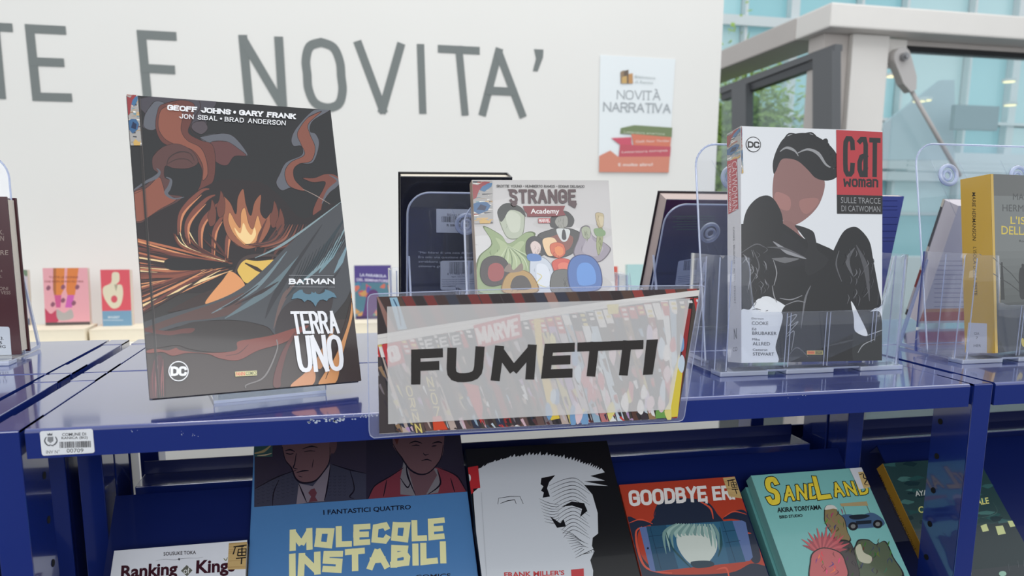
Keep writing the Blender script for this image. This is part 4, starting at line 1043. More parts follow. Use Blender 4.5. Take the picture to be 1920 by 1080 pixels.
# ================================================================== GROUP COMIC BEHIND THE BANNER
sw2, sh2 = .168, .209
sb = book('softcover_comic', 'pale softcover comic with a cluster of coloured shapes behind the banner', (.408, .1902, .011), R(-.97), R(13.4), sw2, sh2, .018, (198, 194, 190), spine=(170, 150, 130), hard=False, roll=R(.7), rough=.4)
S = front(sb, sw2, sh2, INK_GLOSS)
k7 = crop(880, 330, 4.696)
fitted(S, [(885, 338), (1141, 338.5), (1143.5, 670), (897, 672)])
S.on('cover_art'); S.fill(rgb(198, 194, 191)); rn = random.Random(2)
for i in range(26):
    x, y = rn.uniform(888, 1140), rn.uniform(340, 560); S.blob([(x + rn.uniform(10, 40) * math.cos(k * 1.05), y + rn.uniform(6, 22) * math.sin(k * 1.05)) for k in range(6)], rgb(*rn.choice([(204, 200, 197), (192, 188, 184), (208, 205, 202)])), 4)
def hill(pts, c, shade=None):
    S.blob(k7(pts), rgb(*[max(0, v - 60) for v in c]));
    cx = sum(p[0] for p in pts) / len(pts); cy = sum(p[1] for p in pts) / len(pts)
    S.blob(k7([(cx + (x - cx) * .94, cy + (y - cy) * .95) for x, y in pts]), rgb(*c))
    for _ in range(9):
        x, y = cx + rn.uniform(-.6, .6) * (pts[0][0] - cx), cy + rn.uniform(-40, 60); S.rib(k7([(x, y), (x + rn.uniform(-10, 14), y + 20), (x + rn.uniform(-16, 20), y + rn.uniform(34, 60))]), .2, rn.uniform(.5, 1.2), rgb(*[max(0, v - 50) for v in c]), .2)
    if shade: S.blob(k7([(cx + (x - cx) * .55 + 12, cy + (y - cy) * .6 + 10) for x, y in pts]), rgb(*shade))
hill([(240, 330), (300, 260), (380, 270), (460, 330), (470, 420), (440, 560), (330, 580), (270, 480)], (176, 182, 160), (196, 200, 180))
S.blob(k7([(235, 330), (290, 260), (370, 258), (450, 300), (480, 380), (420, 330), (340, 320), (290, 400), (260, 420)]), rgb(48, 50, 46))
hill([(60, 760), (180, 620), (110, 460), (260, 540), (330, 620), (480, 520), (560, 540), (480, 680), (560, 900), (420, 1060), (60, 1060)], (142, 160, 112), (166, 180, 134))
for i in range(9): S.rib(k7([(320, 640), (250 + i * 34, 760), (180 + i * 52, 900)]), .4, 2.4, rgb(*((104, 124, 84) if i % 2 else (188, 200, 160))), .4)
S.blob(k7([(700, 480), (690, 400), (750, 340), (840, 330), (900, 400), (880, 470), (820, 480)]), rgb(50, 50, 48))
hill([(570, 560), (680, 500), (780, 480), (900, 500), (960, 560), (900, 700), (760, 760), (620, 720)], (60, 58, 56), (128, 70, 58))
hill([(730, 420), (780, 360), (840, 380), (840, 460), (790, 490), (750, 470)], (150, 148, 138))
S.blob(k7([(740, 500), (800, 490), (860, 510), (830, 600), (780, 600)]), rgb(206, 208, 204)); S.blob(k7([(795, 505), (815, 505), (825, 580), (800, 595), (785, 570)]), rgb(44, 44, 48))
hill([(880, 720), (930, 580), (960, 480), (1030, 470), (1060, 560), (1180, 640), (1210, 700), (1110, 800), (960, 780)], (150, 140, 150), (170, 160, 168))
hill([(960, 500), (1000, 470), (1040, 500), (1030, 580), (980, 580)], (160, 166, 140))
hill([(1090, 360), (1130, 345), (1165, 370), (1150, 480), (1110, 480)], (188, 170, 130), (204, 188, 150))
hill([(1110, 500), (1150, 500), (1140, 640), (1100, 740), (1085, 640)], (150, 156, 108))
S.blob(k7([(1070, 500), (1120, 490), (1170, 520), (1160, 560), (1090, 560)]), rgb(120, 150, 100))
hill([(470, 700), (480, 600), (540, 556), (620, 590), (640, 700), (600, 740), (500, 740)], (40, 40, 46))
hill([(510, 640), (550, 600), (600, 640), (590, 710), (540, 730)], (216, 196, 188))
hill([(500, 800), (540, 740), (640, 760), (700, 860), (700, 1060), (520, 1060)], (196, 202, 210), (216, 220, 226))
S.blob(k7([(480, 730), (520, 715), (590, 730), (600, 775), (540, 785), (490, 775)]), rgb(74, 118, 178))
S.blob(k7([(620, 590), (720, 580), (760, 700), (680, 740), (640, 700)]), rgb(232, 196, 150))
hill([(680, 640), (740, 615), (800, 640), (810, 720), (750, 760), (690, 720)], (206, 96, 58), (226, 130, 70))
hill([(690, 800), (760, 760), (850, 780), (870, 860), (800, 900), (720, 890)], (204, 72, 54), (222, 110, 84))
hill([(700, 880), (860, 880), (880, 1060), (680, 1060)], (92, 92, 88))
hill([(80, 900), (100, 780), (180, 730), (280, 750), (330, 840), (300, 960), (200, 1000), (120, 980)], (48, 36, 38), (150, 54, 54))
hill([(270, 960), (330, 880), (440, 860), (530, 920), (560, 1060), (280, 1060)], (176, 138, 74), (60, 52, 50))
S.blob(k7([(280, 860), (330, 800), (360, 860), (430, 800), (440, 860), (380, 880), (320, 880)]), rgb(128, 110, 96))
hill([(820, 900), (850, 780), (930, 730), (1040, 750), (1110, 850), (1120, 1000), (1060, 1060), (860, 1060)], (58, 102, 168), (84, 140, 208))
S.rib(k7([(560, 890), (600, 920), (560, 980), (640, 1020)]), .6, 1.6, rgb(216, 200, 120), .6)
comic_band(S, k7([(18, 46), (196, 46), (196, 438), (28, 442)]), 21)
S.on('title'); MA = rgb(74, 44, 48)
S.stext(k7([(232, 84), (1003, 88), (1003, 112), (232, 108)]), 'SKOTTIE YOUNG * HUMBERTO RAMOS * EDGAR DELGADO', rgb(52, 46, 46), sw=.17, gap=.22, serif=.08, aspect=.62)
S.stext(k7([(340, 128), (924, 128), (924, 258), (340, 258)]), 'STRANGE', MA, sw=.19, gap=.24, aspect=.44)
S.poly(k7([(326, 126), (376, 126), (350, 160)]), MA); S.poly(k7([(870, 240), (930, 262), (912, 306), (852, 268)]), MA); S.poly(k7([(350, 262), (410, 250), (394, 284), (372, 288)]), MA)
S.poly(k7([(455, 282), (824, 282), (804, 326), (824, 368), (740, 380), (490, 380), (490, 352), (470, 330)]), rgb(124, 34, 40))
S.stext(k7([(518, 308), (762, 308), (762, 360), (518, 360)]), 'A', rgb(230, 224, 220), sw=.2, aspect=3.2) if False else S.text(k7([(520, 308), (770, 308), (770, 368), (520, 368)]), 'Academy', rgb(230, 224, 220), .02)
S.poly(k7([(585, 397), (688, 397), (688, 440), (585, 440)]), rgb(178, 60, 62)); S.text(k7([(590, 402), (684, 402), (684, 435), (590, 435)]), 'MARVEL', rgb(236, 228, 224), .02)
S.done()

# ================================================================== BOOKS THAT FACE THE OTHER WAY
def barcode(S, q, n=34, seed=1, c=None):
    f = S.quad(q); rn = random.Random(seed); x = 0.0; c = c or rgb(24, 24, 28)
    while x < .97:
        w = rn.choice((.008, .014, .022)) ; S.loc([f(x, 0), f(min(1, x + w), 0), f(min(1, x + w), 1), f(x, 1)], c, layer=False); x += w + rn.choice((.008, .012, .02))
    S.layer += 1
o1 = Vector((onY(752, 328, .352).x, .408, .008))
bb1 = book('hardcover_book', 'black hardcover book turned back to front with library barcode stickers', o1, R(1), R(-15), .149, .2225, .030, (17, 18, 26), hard=True, roll=R(.6), flip=True, rough=.18)
S = front(bb1, .149, .2225); k6 = crop(680, 320, 3.692)
S.on('cover_art'); S.fill(rgb(20, 22, 34), .002, .002, .147, .17)
S.on('blurb_text')
for i, t_ in enumerate(('"Mai fidarsi di una casa di marzapane', 'Era solo una questione di tempo e poi', 'avrebbero potuto ancora una volta', 'ottenere gratis quel che cercavano')):
    y = 558 + 31.5 * i; S.text(k6([(386, y), (845, y + 4), (845, y + 24), (386, y + 20)]), t_, rgb(176, 178, 184), .0)
S.on('library_sticker', 'white library sticker with a barcode')
S.poly(k6([(510, 264), (800, 268), (800, 434), (510, 428)]), rgb(186, 190, 200))
S.text(k6([(585, 296), (722, 300), (722, 318), (585, 314)]), 'Biblioteca di Ranica', rgb(50, 52, 60)); barcode(S, k6([(546, 316), (792, 320), (792, 360), (546, 356)]))
S.text(k6([(582, 368), (722, 372), (722, 388), (582, 386)]), 'R 000 65060', rgb(30, 30, 36), .02)
S.on('price_sticker', 'white rounded sticker with a barcode')
f = S.quad(k6([(538, 624), (800, 620), (800, 826), (538, 826)])); S.loc([f(x, y) for x, y in rrect(1, 1, .07)], rgb(196, 200, 208))
barcode(S, k6([(600, 632), (764, 630), (764, 712), (600, 712)]), seed=4)
S.text(k6([(586, 708), (746, 706), (746, 720), (586, 722)]), '8 717868 011018', rgb(60, 60, 66)); S.text(k6([(616, 728), (718, 726), (718, 740), (616, 742)]), 'bpm 1627317', rgb(60, 60, 66))
for i in range(3): S.text(k6([(550, 750 + i * 15), (770, 746 + i * 15), (770, 757 + i * 15), (550, 761 + i * 15)]), 'Distribuzione libri per la biblioteca comunale', rgb(70, 70, 78))
S.text(k6([(550, 795), (644, 793), (644, 805), (550, 807)]), 'www.catalogo', rgb(30, 30, 34), .02)
S.done()
p_ = onY(1248, 375, .345)
bb2 = book('hardcover_book', 'purple and navy hardcover turned back to front with pink page edges', (p_.x, .418, .006), R(0), R(-22), .152, .206, .036, (44, 36, 60), hard=True, flip=True, back=(30, 22, 30), pages=mat('pinkish_page_edges', rgb(186, 168, 162), .8), rough=.18)
S = front(bb2, .152, .206); k9 = crop(1150, 340, 4.5)
S.on('cover_art'); S.fill(rgb(26, 30, 58))
for i in range(10): S.fill(rgb(int(66 - 4 * i), int(36 - .6 * i), int(66 - .8 * i)), 0, .206 - (i + 1) * .009, .152, .206 - i * .009)
S.on('blurb_text')
for i in range(6): S.rib(k9([(500 + (i % 2) * 30, 296 + i * 22), (700, 294 + i * 22), (860, 296 + i * 22)]), 1.4, 1.4, rgb(60, 84, 66), sm=False)
S.on('price_sticker', 'white rounded sticker with a barcode')
f = S.quad(k9([(548, 672), (790, 634), (770, 850), (520, 880)])); S.loc([f(x, y) for x, y in rrect(1, 1, .07)], rgb(176, 184, 202))
barcode(S, k9([(598, 668), (716, 660), (706, 744), (590, 752)]), seed=6)
for i in range(4): S.rib(k9([(545, 806 + i * 15), (700, 792 + i * 15)]), .9, .9, rgb(110, 118, 140), sm=False)
S.done()
p_ = onY(1700, 369, .36)
bb3 = book('softcover_book', 'blue softcover seen from the back behind the white comic', (p_.x - .142, .395, .006), R(2), R(-10), .14, .2035, .012, (66, 78, 150), hard=False, flip=True, rough=.5)
S = front(bb3, .14, .2035); S.on('blurb_text'); k10 = crop(1640, 360, 3.86)
for y in (64, 104, 130, 184, 234, 284, 332, 356): S.rib(k10([(-120, y), (165, y)]), .9, .9, rgb(34, 40, 96), sm=False)
S.done()
p_ = onY(1801, 386, .33)
bb4 = book('softcover_book', 'thick leaning paperback with pale page edges behind the yellow-spined book', (p_.x, .392, .005), R(-2), R(-18), .14, .197, .036, (198, 194, 200), hard=False, flip=True, back=(46, 38, 38), pages=mat('pale_page_edges', rgb(206, 198, 200), .8), rough=.4)
S = front(bb4, .14, .197); S.on('blurb_text')
for i in range(11): S.rib(k10([(430, 500 + i * 33), (620, 500 + i * 33), (700, 500 + i * 33)]), 1.2, 1.2, rgb(150, 150, 166), sm=False)
S.fill(rgb(186, 104, 92), 0, .004, .14, .020); S.fill(rgb(206, 150, 110), 0, .020, .14, .026)
S.done()
S = Surf(bb4, (-.0002, .036, 0), (0, -1, 0), (0, 0, 1), .005, .197, INK_MATT); S.on('cover_edge')
S.fill(rgb(40, 36, 38)); S.fill(rgb(206, 196, 176), 0, .185, .005, .197); S.fill(rgb(196, 184, 168), 0, .08, .005, .12); S.fill(rgb(120, 28, 34), 0, .05, .005, .08); S.fill(rgb(176, 170, 172), 0, .01, .005, .05)
S.done()
bb5 = book('hardcover_book', 'dark maroon book with a white shelf-mark label at its lower corner', (-.2944, .338, .0058), R(.8), R(1.5), .17, .186, .03, (70, 28, 36), hard=True, rough=.25)
S = front(bb5, .17, .186); k4 = crop(0, 260, 2.4545)
S.on('title'); TM = rgb(160, 140, 130)
for q, t_ in (([(-6, 420), (17, 420), (17, 441), (-6, 441)], 'K.'), ([(2, 447), (18, 447), (18, 470), (2, 470)], 'N'), ([(2, 514), (38, 513), (38, 534), (2, 536)], 'RE'), ([(2, 603), (11, 603), (11, 614), (2, 614)], 'A'), ([(2, 628), (10, 628), (10, 640), (2, 640)], 'L'), ([(-4, 682), (37, 682), (37, 696), (-4, 698)], 'ONI'), ([(4, 700), (48, 701), (48, 716), (4, 716)], 'VESS')): S.text(k4(q), t_, TM)
S.on('shelf_label', 'white shelf-mark label'); f = S.quad(k4([(-90, 862), (44, 866), (54, 1002), (-84, 1010)])); S.loc([f(x, y) for x, y in rrect(1, 1, .07)], rgb(206, 212, 220))
for q, t_ in (([(-30, 910), (17, 912), (17, 927), (-30, 926)], 'R 13.'), ([(-2, 932), (10, 932), (10, 946), (-2, 946)], '5'), ([(-14, 949), (26, 950), (26, 964), (-14, 963)], 'LEG')): S.text(k4(q), t_, rgb(30, 30, 36), .015)
S.done()

# ================================================================== YELLOW-SPINED PAPERBACK
iw, ih, it = .15, .2158, .0376
ib = book('softcover_book', 'thick paperback with a yellow spine and graded grey cover in the clear holder', (1.0243, .0969, .0121), R(12.93), R(7.77), iw, ih, it, (74, 78, 76), spine=(206, 166, 70), hard=False, roll=R(.2), rough=.2)
k4b = crop(1640, 240, 2.346)
S = front(ib, iw, ih); S.on('cover_art')
S.fill(rgb(72, 76, 74)); 
for i in range(8): S.fill(rgb(82 + i * 5, 86 + i * 5, 84 + i * 5), .0, .06 + i * .009, iw, .19)  # bands of grey, paler up the cover
S.fill(rgb(96, 98, 96), 0, .19, iw, ih)
S.fill(rgb(48, 50, 50), 0, 0, iw, .052)
S.fill(rgb(206, 170, 78), 0, 0, .005, ih)
S.poly(k4b([(556, 590), (562, 590), (572, 755), (556, 755)]), rgb(36, 38, 38)); S.rib(k4b([(520, 570), (600, 640), (650, 700)]), 1, 1, rgb(44, 46, 46), sm=False); S.rib(k4b([(520, 640), (600, 690), (650, 730)]), 1, 1, rgb(44, 46, 46), sm=False)
S.blob(k4b([(634, 660), (638, 620), (646, 612), (646, 600), (652, 597), (658, 602), (657, 614), (668, 622), (670, 680), (664, 745), (640, 745)]), rgb(22, 22, 24))
S.on('title'); YL = rgb(214, 190, 74)
S.text(k4b([(608, 288), (700, 290), (700, 318), (608, 316)]), 'MARIE', rgb(62, 64, 64)); S.text(k4b([(562, 336), (780, 342), (780, 372), (562, 366)]), 'HERMANSON', rgb(62, 64, 64))
S.text(k4b([(597, 388), (760, 394), (760, 428), (597, 422)]), "L'ISOLA", YL, .01); S.text(k4b([(557, 430), (800, 440), (800, 476), (557, 468)]), 'DELLA PESTE', YL, .01)
S.text(k4b([(636, 492), (700, 494), (700, 504), (636, 502)]), 'Romanzo', rgb(30, 32, 32))
S.blob(k4b([(645, 930), (652, 924), (657, 932), (665, 926), (668, 945), (655, 962), (646, 950)]), YL)
S.done()
S = spine_s(ib, it, ih); S.on('spine_title'); S.fill(rgb(206, 166, 70))
S.text(k4b([(444, 284), (446, 496), (430, 494), (428, 283)]), 'MARIE HERMANSON', rgb(44, 38, 30), .01)
S.text(k4b([(448, 524), (452, 736), (434, 738), (434, 522)]), "L'ISOLA DELLA PESTE", rgb(52, 46, 36), .0)
S.on('shelf_label', 'white shelf-mark label'); S.poly(k4b([(412, 856), (494, 860), (494, 990), (400, 988)]), rgb(206, 206, 214))
S.text(k4b([(438, 898), (460, 898), (460, 910), (438, 910)]), 'GIA', rgb(70, 70, 78)); S.text(k4b([(446, 918), (454, 918), (454, 928), (446, 928)]), '7', rgb(70, 70, 78)); S.text(k4b([(436, 952), (468, 952), (468, 963), (436, 963)]), 'HER', rgb(70, 70, 78))
S.done()

# ================================================================== COMICS ON THE TILTED SHELF BELOW
SLA, SLB = Vector((1, 0, 0)), Vector((0, s2, s2)); SN = Vector((0, -s2, s2))
def tilted(name, label, x, s, w, t, cover, lift=0.0, L=.2738, **k):
    h = L - s; P = Vector((x, .184, -.126)) + (-SLB) * L + SN * (t + lift + .0002)
    b = book(name, label, P, 0, 0, w, h, t, cover, slope=(SLA, SLB), **k)
    return b, Surf(b, (0, 0, 0), (1, 0, 0), (0, 0, 1), w, h, INK_GLOSS), h
k11 = crop(180, 800, 3.692); k12 = crop(440, 800, 2.5946); k13 = crop(1130, 760, 3.375); k14 = crop(1560, 640, 2.4556)
# 1 white manga with the maroon title
b, S, h = tilted('softcover_manga', 'white manga with dark maroon blackletter title on the tilted shelf', .0229, .068, .1265, .0195, (214, 216, 222), hard=False)
MR2 = rgb(60, 24, 34)
S.on('title')
S.text(k11([(468, 868), (692, 858), (692, 882), (468, 894)]), 'SOUSUKE TOKA', rgb(48, 40, 44), .02)
S.rib(k11([(412, 930), (470, 918), (540, 922), (575, 917), (640, 910), (700, 910), (742, 904)]), .3, .9, rgb(90, 90, 96), .3); S.poly(k11([(567, 918), (575, 908), (583, 917), (576, 928)]), rgb(60, 60, 66))
S.text(k11([(176, 962), (566, 936), (562, 1052), (170, 1080)]), 'Ranking', MR2, .035)
S.text(k11([(696, 926), (962, 912), (962, 1030), (690, 1046)]), 'Kings', MR2, .035)
S.poly(k11([(588, 998), (628, 958), (668, 994), (630, 1036)]), rgb(98, 98, 88)); S.text(k11([(608, 976), (650, 972), (650, 1016), (606, 1020)]), 'of', rgb(230, 230, 226))
def kanji(S, q, seed, name='manga_sticker'):
    S.on(name, 'tan wood-grain sticker with a brush-drawn sign'); f = S.quad(q); rn = random.Random(seed)
    S.loc([f(0, 0), f(1, 0), f(1, 1), f(0, 1)], rgb(196, 166, 112))
    for i in range(9): y = rn.random(); S.loc([f(0, y), f(1, y + .01), f(1, y + .02), f(0, y + .02)], rgb(172, 140, 90), layer=False)
    S.layer += 1
    def st(a, w=.07):
        pts = [f(*p) for p in a]; u = math.hypot(f(1, 0)[0] - f(0, 0)[0], f(1, 0)[1] - f(0, 0)[1])
        L_, Q_ = ribbon_poly(pts, [w * u] * len(pts))
        for i in range(len(pts) - 1): S.loc([L_[i], L_[i + 1], Q_[i + 1], Q_[i]], rgb(40, 36, 34), layer=False)
        S.layer += 1
    st([(.25, .56), (.36, .84), (.8, .84)]); st([(.25, .84), (.95, .88)]); st([(.48, .5), (.52, .74), (.92, .74), (.9, .5), (.48, .5)]); st([(.5, .62), (.92, .62)]); st([(.7, .8), (.7, .5)]); st([(.4, .4), (.92, .42)]); st([(.7, .42), (.68, .18)])
kanji(S, k11([(920, 806), (1050, 797), (1050, 985), (910, 990)]), 2)
S.rib(k11([(884, 912), (900, 926), (910, 905)]), 1.2, 2, rgb(110, 112, 60), 1); S.done()
# 2 large blue comic
b, S, h = tilted('hardcover_comic', 'large blue hardcover comic with pale yellow jagged title on the tilted shelf', .151, -.048, .235, .0118, (74, 120, 170), hard=True, rough=.3)
S.on('cover_art'); PB = rgb(54, 47, 62)
S.poly(k12([(99, -80), (1140, -120), (1132, 316), (95, 391)]), PB); S.poly(k12([(640, -100), (1140, -120), (1132, 316), (640, 353)]), rgb(44, 39, 54))
# left man: tweed jacket, striped tie
S.poly(k12([(99, 391), (100, 300), (205, 245), (300, 210), (460, 180), (640, 226), (640, 353)]), rgb(60, 60, 76))
rn = random.Random(1)
for i in range(9):
    for j in range(7):
        x = 108 + i * 24; y = 268 + j * 17 - i * 6
        if x < 300: S.rib(k12([(x, y), (x + 7, y + 5), (x + 14, y)]), .5, .7, rgb(34, 34, 46), .5, sm=False, layer=False)
for i in range(4):
    for j in range(7): S.rib(k12([(456 + i * 24, 240 + j * 15), (463 + i * 24, 245 + j * 15), (470 + i * 24, 239 + j * 15)]), .5, .7, rgb(34, 34, 46), .5, sm=False, layer=False)
S.poly(k12([(312, 278), (350, 370), (300, 378)]), rgb(124, 114, 124)); S.poly(k12([(312, 276), (380, 290), (466, 182), (452, 300), (436, 362), (340, 370)]), rgb(120, 111, 122))
S.poly(k12([(370, 306), (388, 300), (400, 322), (392, 342), (404, 362), (360, 368), (372, 340), (358, 322)]), rgb(96, 54, 62))
SK = rgb(108, 80, 84)
S.blob(k12([(212, -40), (350, -60), (480, -40), (494, 60), (490, 110), (470, 130), (458, 172), (430, 220), (390, 262), (330, 272), (296, 250), (276, 200), (246, 160), (232, 100)]), SK, 5)
S.blob(k12([(462, 80), (494, 66), (496, 100), (482, 130), (464, 120)]), rgb(96, 70, 74))
LN = rgb(26, 20, 30)
for p, w in (([(232, 98), (246, 160), (276, 200), (296, 250), (330, 273), (390, 264), (432, 220), (460, 170), (464, 100)], 2.6), ([(245, 118), (270, 112), (292, 122)], 2.4), ([(330, 108), (372, 96), (404, 102)], 2.4), ([(300, 130), (292, 180), (286, 200), (306, 206)], 1.8), ([(300, 224), (330, 216), (360, 214)], 2.2), ([(250, 130), (270, 134), (286, 130)], 1.6), ([(338, 122), (366, 118), (392, 120)], 1.6), ([(310, 240), (330, 246)], 1), ([(384, 160), (376, 200)], 1), ([(100, 302), (205, 246), (300, 212)], 2), ([(470, 182), (560, 210), (640, 228)], 2), ([(215, 260), (190, 320), (184, 386)], 1.6), ([(560, 210), (582, 300), (560, 340), (580, 350)], 2), ([(312, 278), (350, 368)], 2), ([(466, 184), (450, 300), (436, 360)], 2)):
    S.rib(k12(p), .9, w * 1.45, LN, .9)
# right: boy in a red cardigan
S.poly(k12([(650, 352), (680, 290), (760, 240), (830, 190), (1000, 200), (1080, 240), (1126, 316)]), rgb(116, 52, 62))
S.poly(k12([(822, 170), (806, 250), (806, 330), (880, 336), (990, 322), (1000, 280), (985, 205)]), rgb(118, 114, 120)); S.poly(k12([(842, 200), (880, 336), (930, 332), (985, 236), (960, 190)]), rgb(100, 74, 80))
S.blob(k12([(776, -30), (900, -70), (1010, -30), (1016, 100), (1000, 160), (950, 220), (900, 232), (850, 205), (812, 150), (780, 110), (770, 80)]), rgb(106, 78, 82), 5)
S.poly(k12([(776, -30), (1012, -30), (1010, 46), (990, 38), (800, 56), (790, 90), (776, 60)]), rgb(92, 50, 44)) ; S.poly(k12([(800, 10), (1002, -10), (1006, 60), (808, 76)]), rgb(106, 78, 82))
for p, w in (([(770, 84), (790, 120), (812, 150), (850, 206), (900, 232), (950, 220), (1000, 160), (1014, 90)], 2.4), ([(848, 82), (880, 72), (912, 82)], 2.4), ([(960, 82), (990, 74), (1010, 80)], 2.4), ([(862, 94), (884, 90), (900, 94)], 1.8), ([(958, 96), (982, 92)], 1.8), ([(918, 128), (926, 138), (944, 134)], 1.6), ([(908, 166), (936, 160), (958, 168)], 2), ([(806, 250), (840, 296), (856, 270)], 2), ([(835, 178), (842, 240), (880, 334)], 2.4), ([(986, 210), (1000, 280), (940, 330)], 2.4), ([(650, 350), (680, 290), (760, 240), (822, 200)], 2), ([(990, 200), (1080, 240), (1126, 314)], 2), ([(740, 260), (724, 340)], 1.6), ([(1050, 250), (1070, 318)], 1.6)):
    S.rib(k12(p), .9, w * 1.45, LN, .9)
S.on('genre_sticker'); S.poly(k12([(93, 60), (184, 58), (184, 147), (96, 148)]), rgb(60, 88, 88)); S.rib(k12([(96, 130), (140, 120), (176, 92)]), 2, 6, rgb(170, 150, 110), 2); S.rib(k12([(110, 142), (150, 138), (180, 130)]), 1, 3, rgb(206, 186, 150), 1)
S.on('title')
S.text(k12([(431, 406), (857, 380), (857, 406), (432, 434)]), 'I FANTASTICI QUATTRO', rgb(24, 26, 40), .018)
CY = rgb(232, 228, 172)
def jag(q, t_, seed): S.stext(k12(q), t_, CY, sw=.27, gap=.40, aspect=.74, jit=.07, seed=seed, gl=GLJ)
jag([(268, 502), (1020, 442), (1022, 548), (268, 606)], 'MOLECOLE', 3)
jag([(266, 620), (1028, 556), (1028, 664), (266, 732)], 'INSTABILI', 8)
S.text(k12([(880, 722), (1050, 714), (1050, 736), (880, 744)]), 'COMICS', rgb(24, 26, 40), .01)
S.done()
# 3 black and white hardcover
b, S, h = tilted('hardcover_comic', 'black hardcover comic with a big white ragged shape on the tilted shelf', .3885, -.0222, .1745, .0198, (22, 22, 24), spine=(20, 20, 24), hard=True, rough=.28)
S.on('cover_art'); WS = rgb(198, 202, 208)
edge = []
rn = random.Random(7)
top = [(1180, 210), (1240, 178), (1330, 152), (1440, 140), (1540, 142), (1640, 164), (1720, 190), (1780, 216)]
for i in range(len(top) - 1):
    for j in range(6):
        t = j / 6; x = top[i][0] + (top[i + 1][0] - top[i][0]) * t; y = top[i][1] + (top[i + 1][1] - top[i][1]) * t
        edge.append((x, y)); edge.append((x + 14, y - rn.uniform(6, 20)))
white = edge + [(1800, 222), (1730, 240), (1800, 262), (1700, 266), (1816, 288), (1700, 284), (1740, 330), (1766, 420), (1768, 520), (1742, 540), (1738, 580), (1750, 606), (1730, 650), (1744, 700), (1740, 800), (1196, 800), (1160, 320), (1184, 300)]
S.poly(k12(white), WS)
S.poly(k12([(1492, 250), (1560, 236), (1530, 270), (1520, 300), (1534, 340), (1498, 346), (1504, 320), (1490, 312), (1502, 290), (1488, 280)]), rgb(24, 24, 26))
for i in range(15):
    y = 258 + i * 18; S.rib(k12([(1530 + i * 5, y + 30), (1600 + i * 2, y), (1660, y - 6), (1712 + (i % 3) * 8, y + 34)]), .4, 1.2, rgb(28, 28, 30), .4)
S.poly(k12([(1534, 436), (1584, 470), (1600, 450), (1612, 486), (1568, 492)]), rgb(24, 24, 26)); S.poly(k12([(1590, 390), (1640, 364), (1700, 372), (1716, 410), (1680, 440), (1690, 400), (1640, 384)]), rgb(24, 24, 26))
S.rib(k12([(1280, 378), (1284, 348), (1340, 340), (1388, 340), (1404, 376)]), .8, 1.2, rgb(28, 28, 30), .8, sm=False); S.rib(k12([(1292, 374), (1330, 360), (1362, 356), (1370, 376)]), .8, 2, rgb(28, 28, 30), .8, sm=False)
for i in range(10): S.rib(k12([(1586 + i * 8, 500 + i * 14), (1640 + i * 6, 520 + i * 9), (1690 + (i % 4) * 10, 560 + i * 4)]), .3, 1, rgb(28, 28, 30), .3)
for i in range(8): S.rib(k12([(1480 + i * 4, 350 + i * 16), (1530 + i * 3, 372 + i * 14), (1580, 380 + i * 10)]), .3, 1, rgb(28, 28, 30), .3)
for i in range(5): S.rib(k12([(1656 + i * 16, 640 - i * 8), (1690 + i * 14, 622 - i * 6), (1720 + i * 6, 616)]), .3, 1, rgb(28, 28, 30), .3)
S.rib(k12([(1200, 320), (1212, 520), (1226, 730)]), 1.5, 1.5, rgb(182, 186, 192))
S.on('genre_sticker'); S.poly(k12([(1128, 200), (1184, 190), (1195, 298), (1136, 306)]), rgb(176, 46, 50)); S.disc(k12([(1140, 250)])[0], 3.4, 7, rgb(206, 206, 208)); S.poly(k12([(1136, 306), (1160, 302), (1162, 320), (1138, 340)]), rgb(176, 46, 50))
S.on('title'); TR = rgb(186, 44, 50)
S.text(k12([(1310, 708), (1604, 698), (1604, 722), (1312, 736)]), "FRANK MILLER'S", TR, .03); S.poly(k12([(1636, 696), (1698, 690), (1700, 760), (1640, 760)]), TR)
S.text(k12([(1312, 744), (1640, 728), (1640, 800), (1312, 816)]), 'SIN CITY', TR, .03)
S.done()
S = spine_s(b, .0198, h); S.on('spine_title'); S.text(k12([(1160, 450), (1180, 590), (1174, 600), (1156, 460)]), 'IL DURO ADDIO', rgb(150, 150, 156)); S.done()
# 4 red manga with a phone
b, S, h = tilted('softcover_manga', 'orange-red manga showing a phone with a pale teal screen on the tilted shelf', .5665, .035, .149, .015, (176, 66, 44), hard=False)
S.on('cover_art'); NV = rgb(38, 46, 64); OR = rgb(204, 84, 62)
S.fill(rgb(172, 62, 42))
S.blob(k13([(330, 700), (350, 620), (430, 590), (560, 590), (660, 610), (720, 680), (740, 760), (330, 770)]), NV); S.rib(k13([(600, 600), (680, 650), (700, 720)]), 2, 4, OR, 1); S.rib(k13([(340, 640), (326, 700), (350, 750)]), 1, 2, NV, .5)
S.blob(k13([(150, 742), (230, 728), (310, 750), (240, 780), (220, 850), (250, 960), (330, 1040), (420, 1070), (800, 1060), (960, 1000), (1100, 1100), (260, 1200)]), NV)
S.blob(k13([(760, 720), (830, 670), (920, 690), (1000, 960), (940, 980), (900, 760), (830, 720)]), NV)
S.rib(k13([(168, 745), (240, 722), (316, 750)]), 1, 2.4, OR, 1); S.rib(k13([(250, 770), (212, 800), (220, 900), (260, 1010), (330, 1050), (440, 1062)]), 2, 4.6, OR, 2); S.rib(k13([(770, 706), (830, 672), (910, 690)]), 1, 2.4, OR, 1); S.rib(k13([(880, 740), (900, 800), (940, 810)]), 1, 4, OR, 1); S.rib(k13([(720, 1040), (780, 1030), (800, 1090)]), 1, 4, OR, 2)
S.poly(k13([(232, 772), (880, 728), (905, 740), (950, 960), (930, 984), (330, 1052), (300, 1044)]), rgb(92, 112, 158))
S.poly(k13([(275, 766), (820, 730), (905, 990), (335, 1050)]), rgb(52, 100, 128))
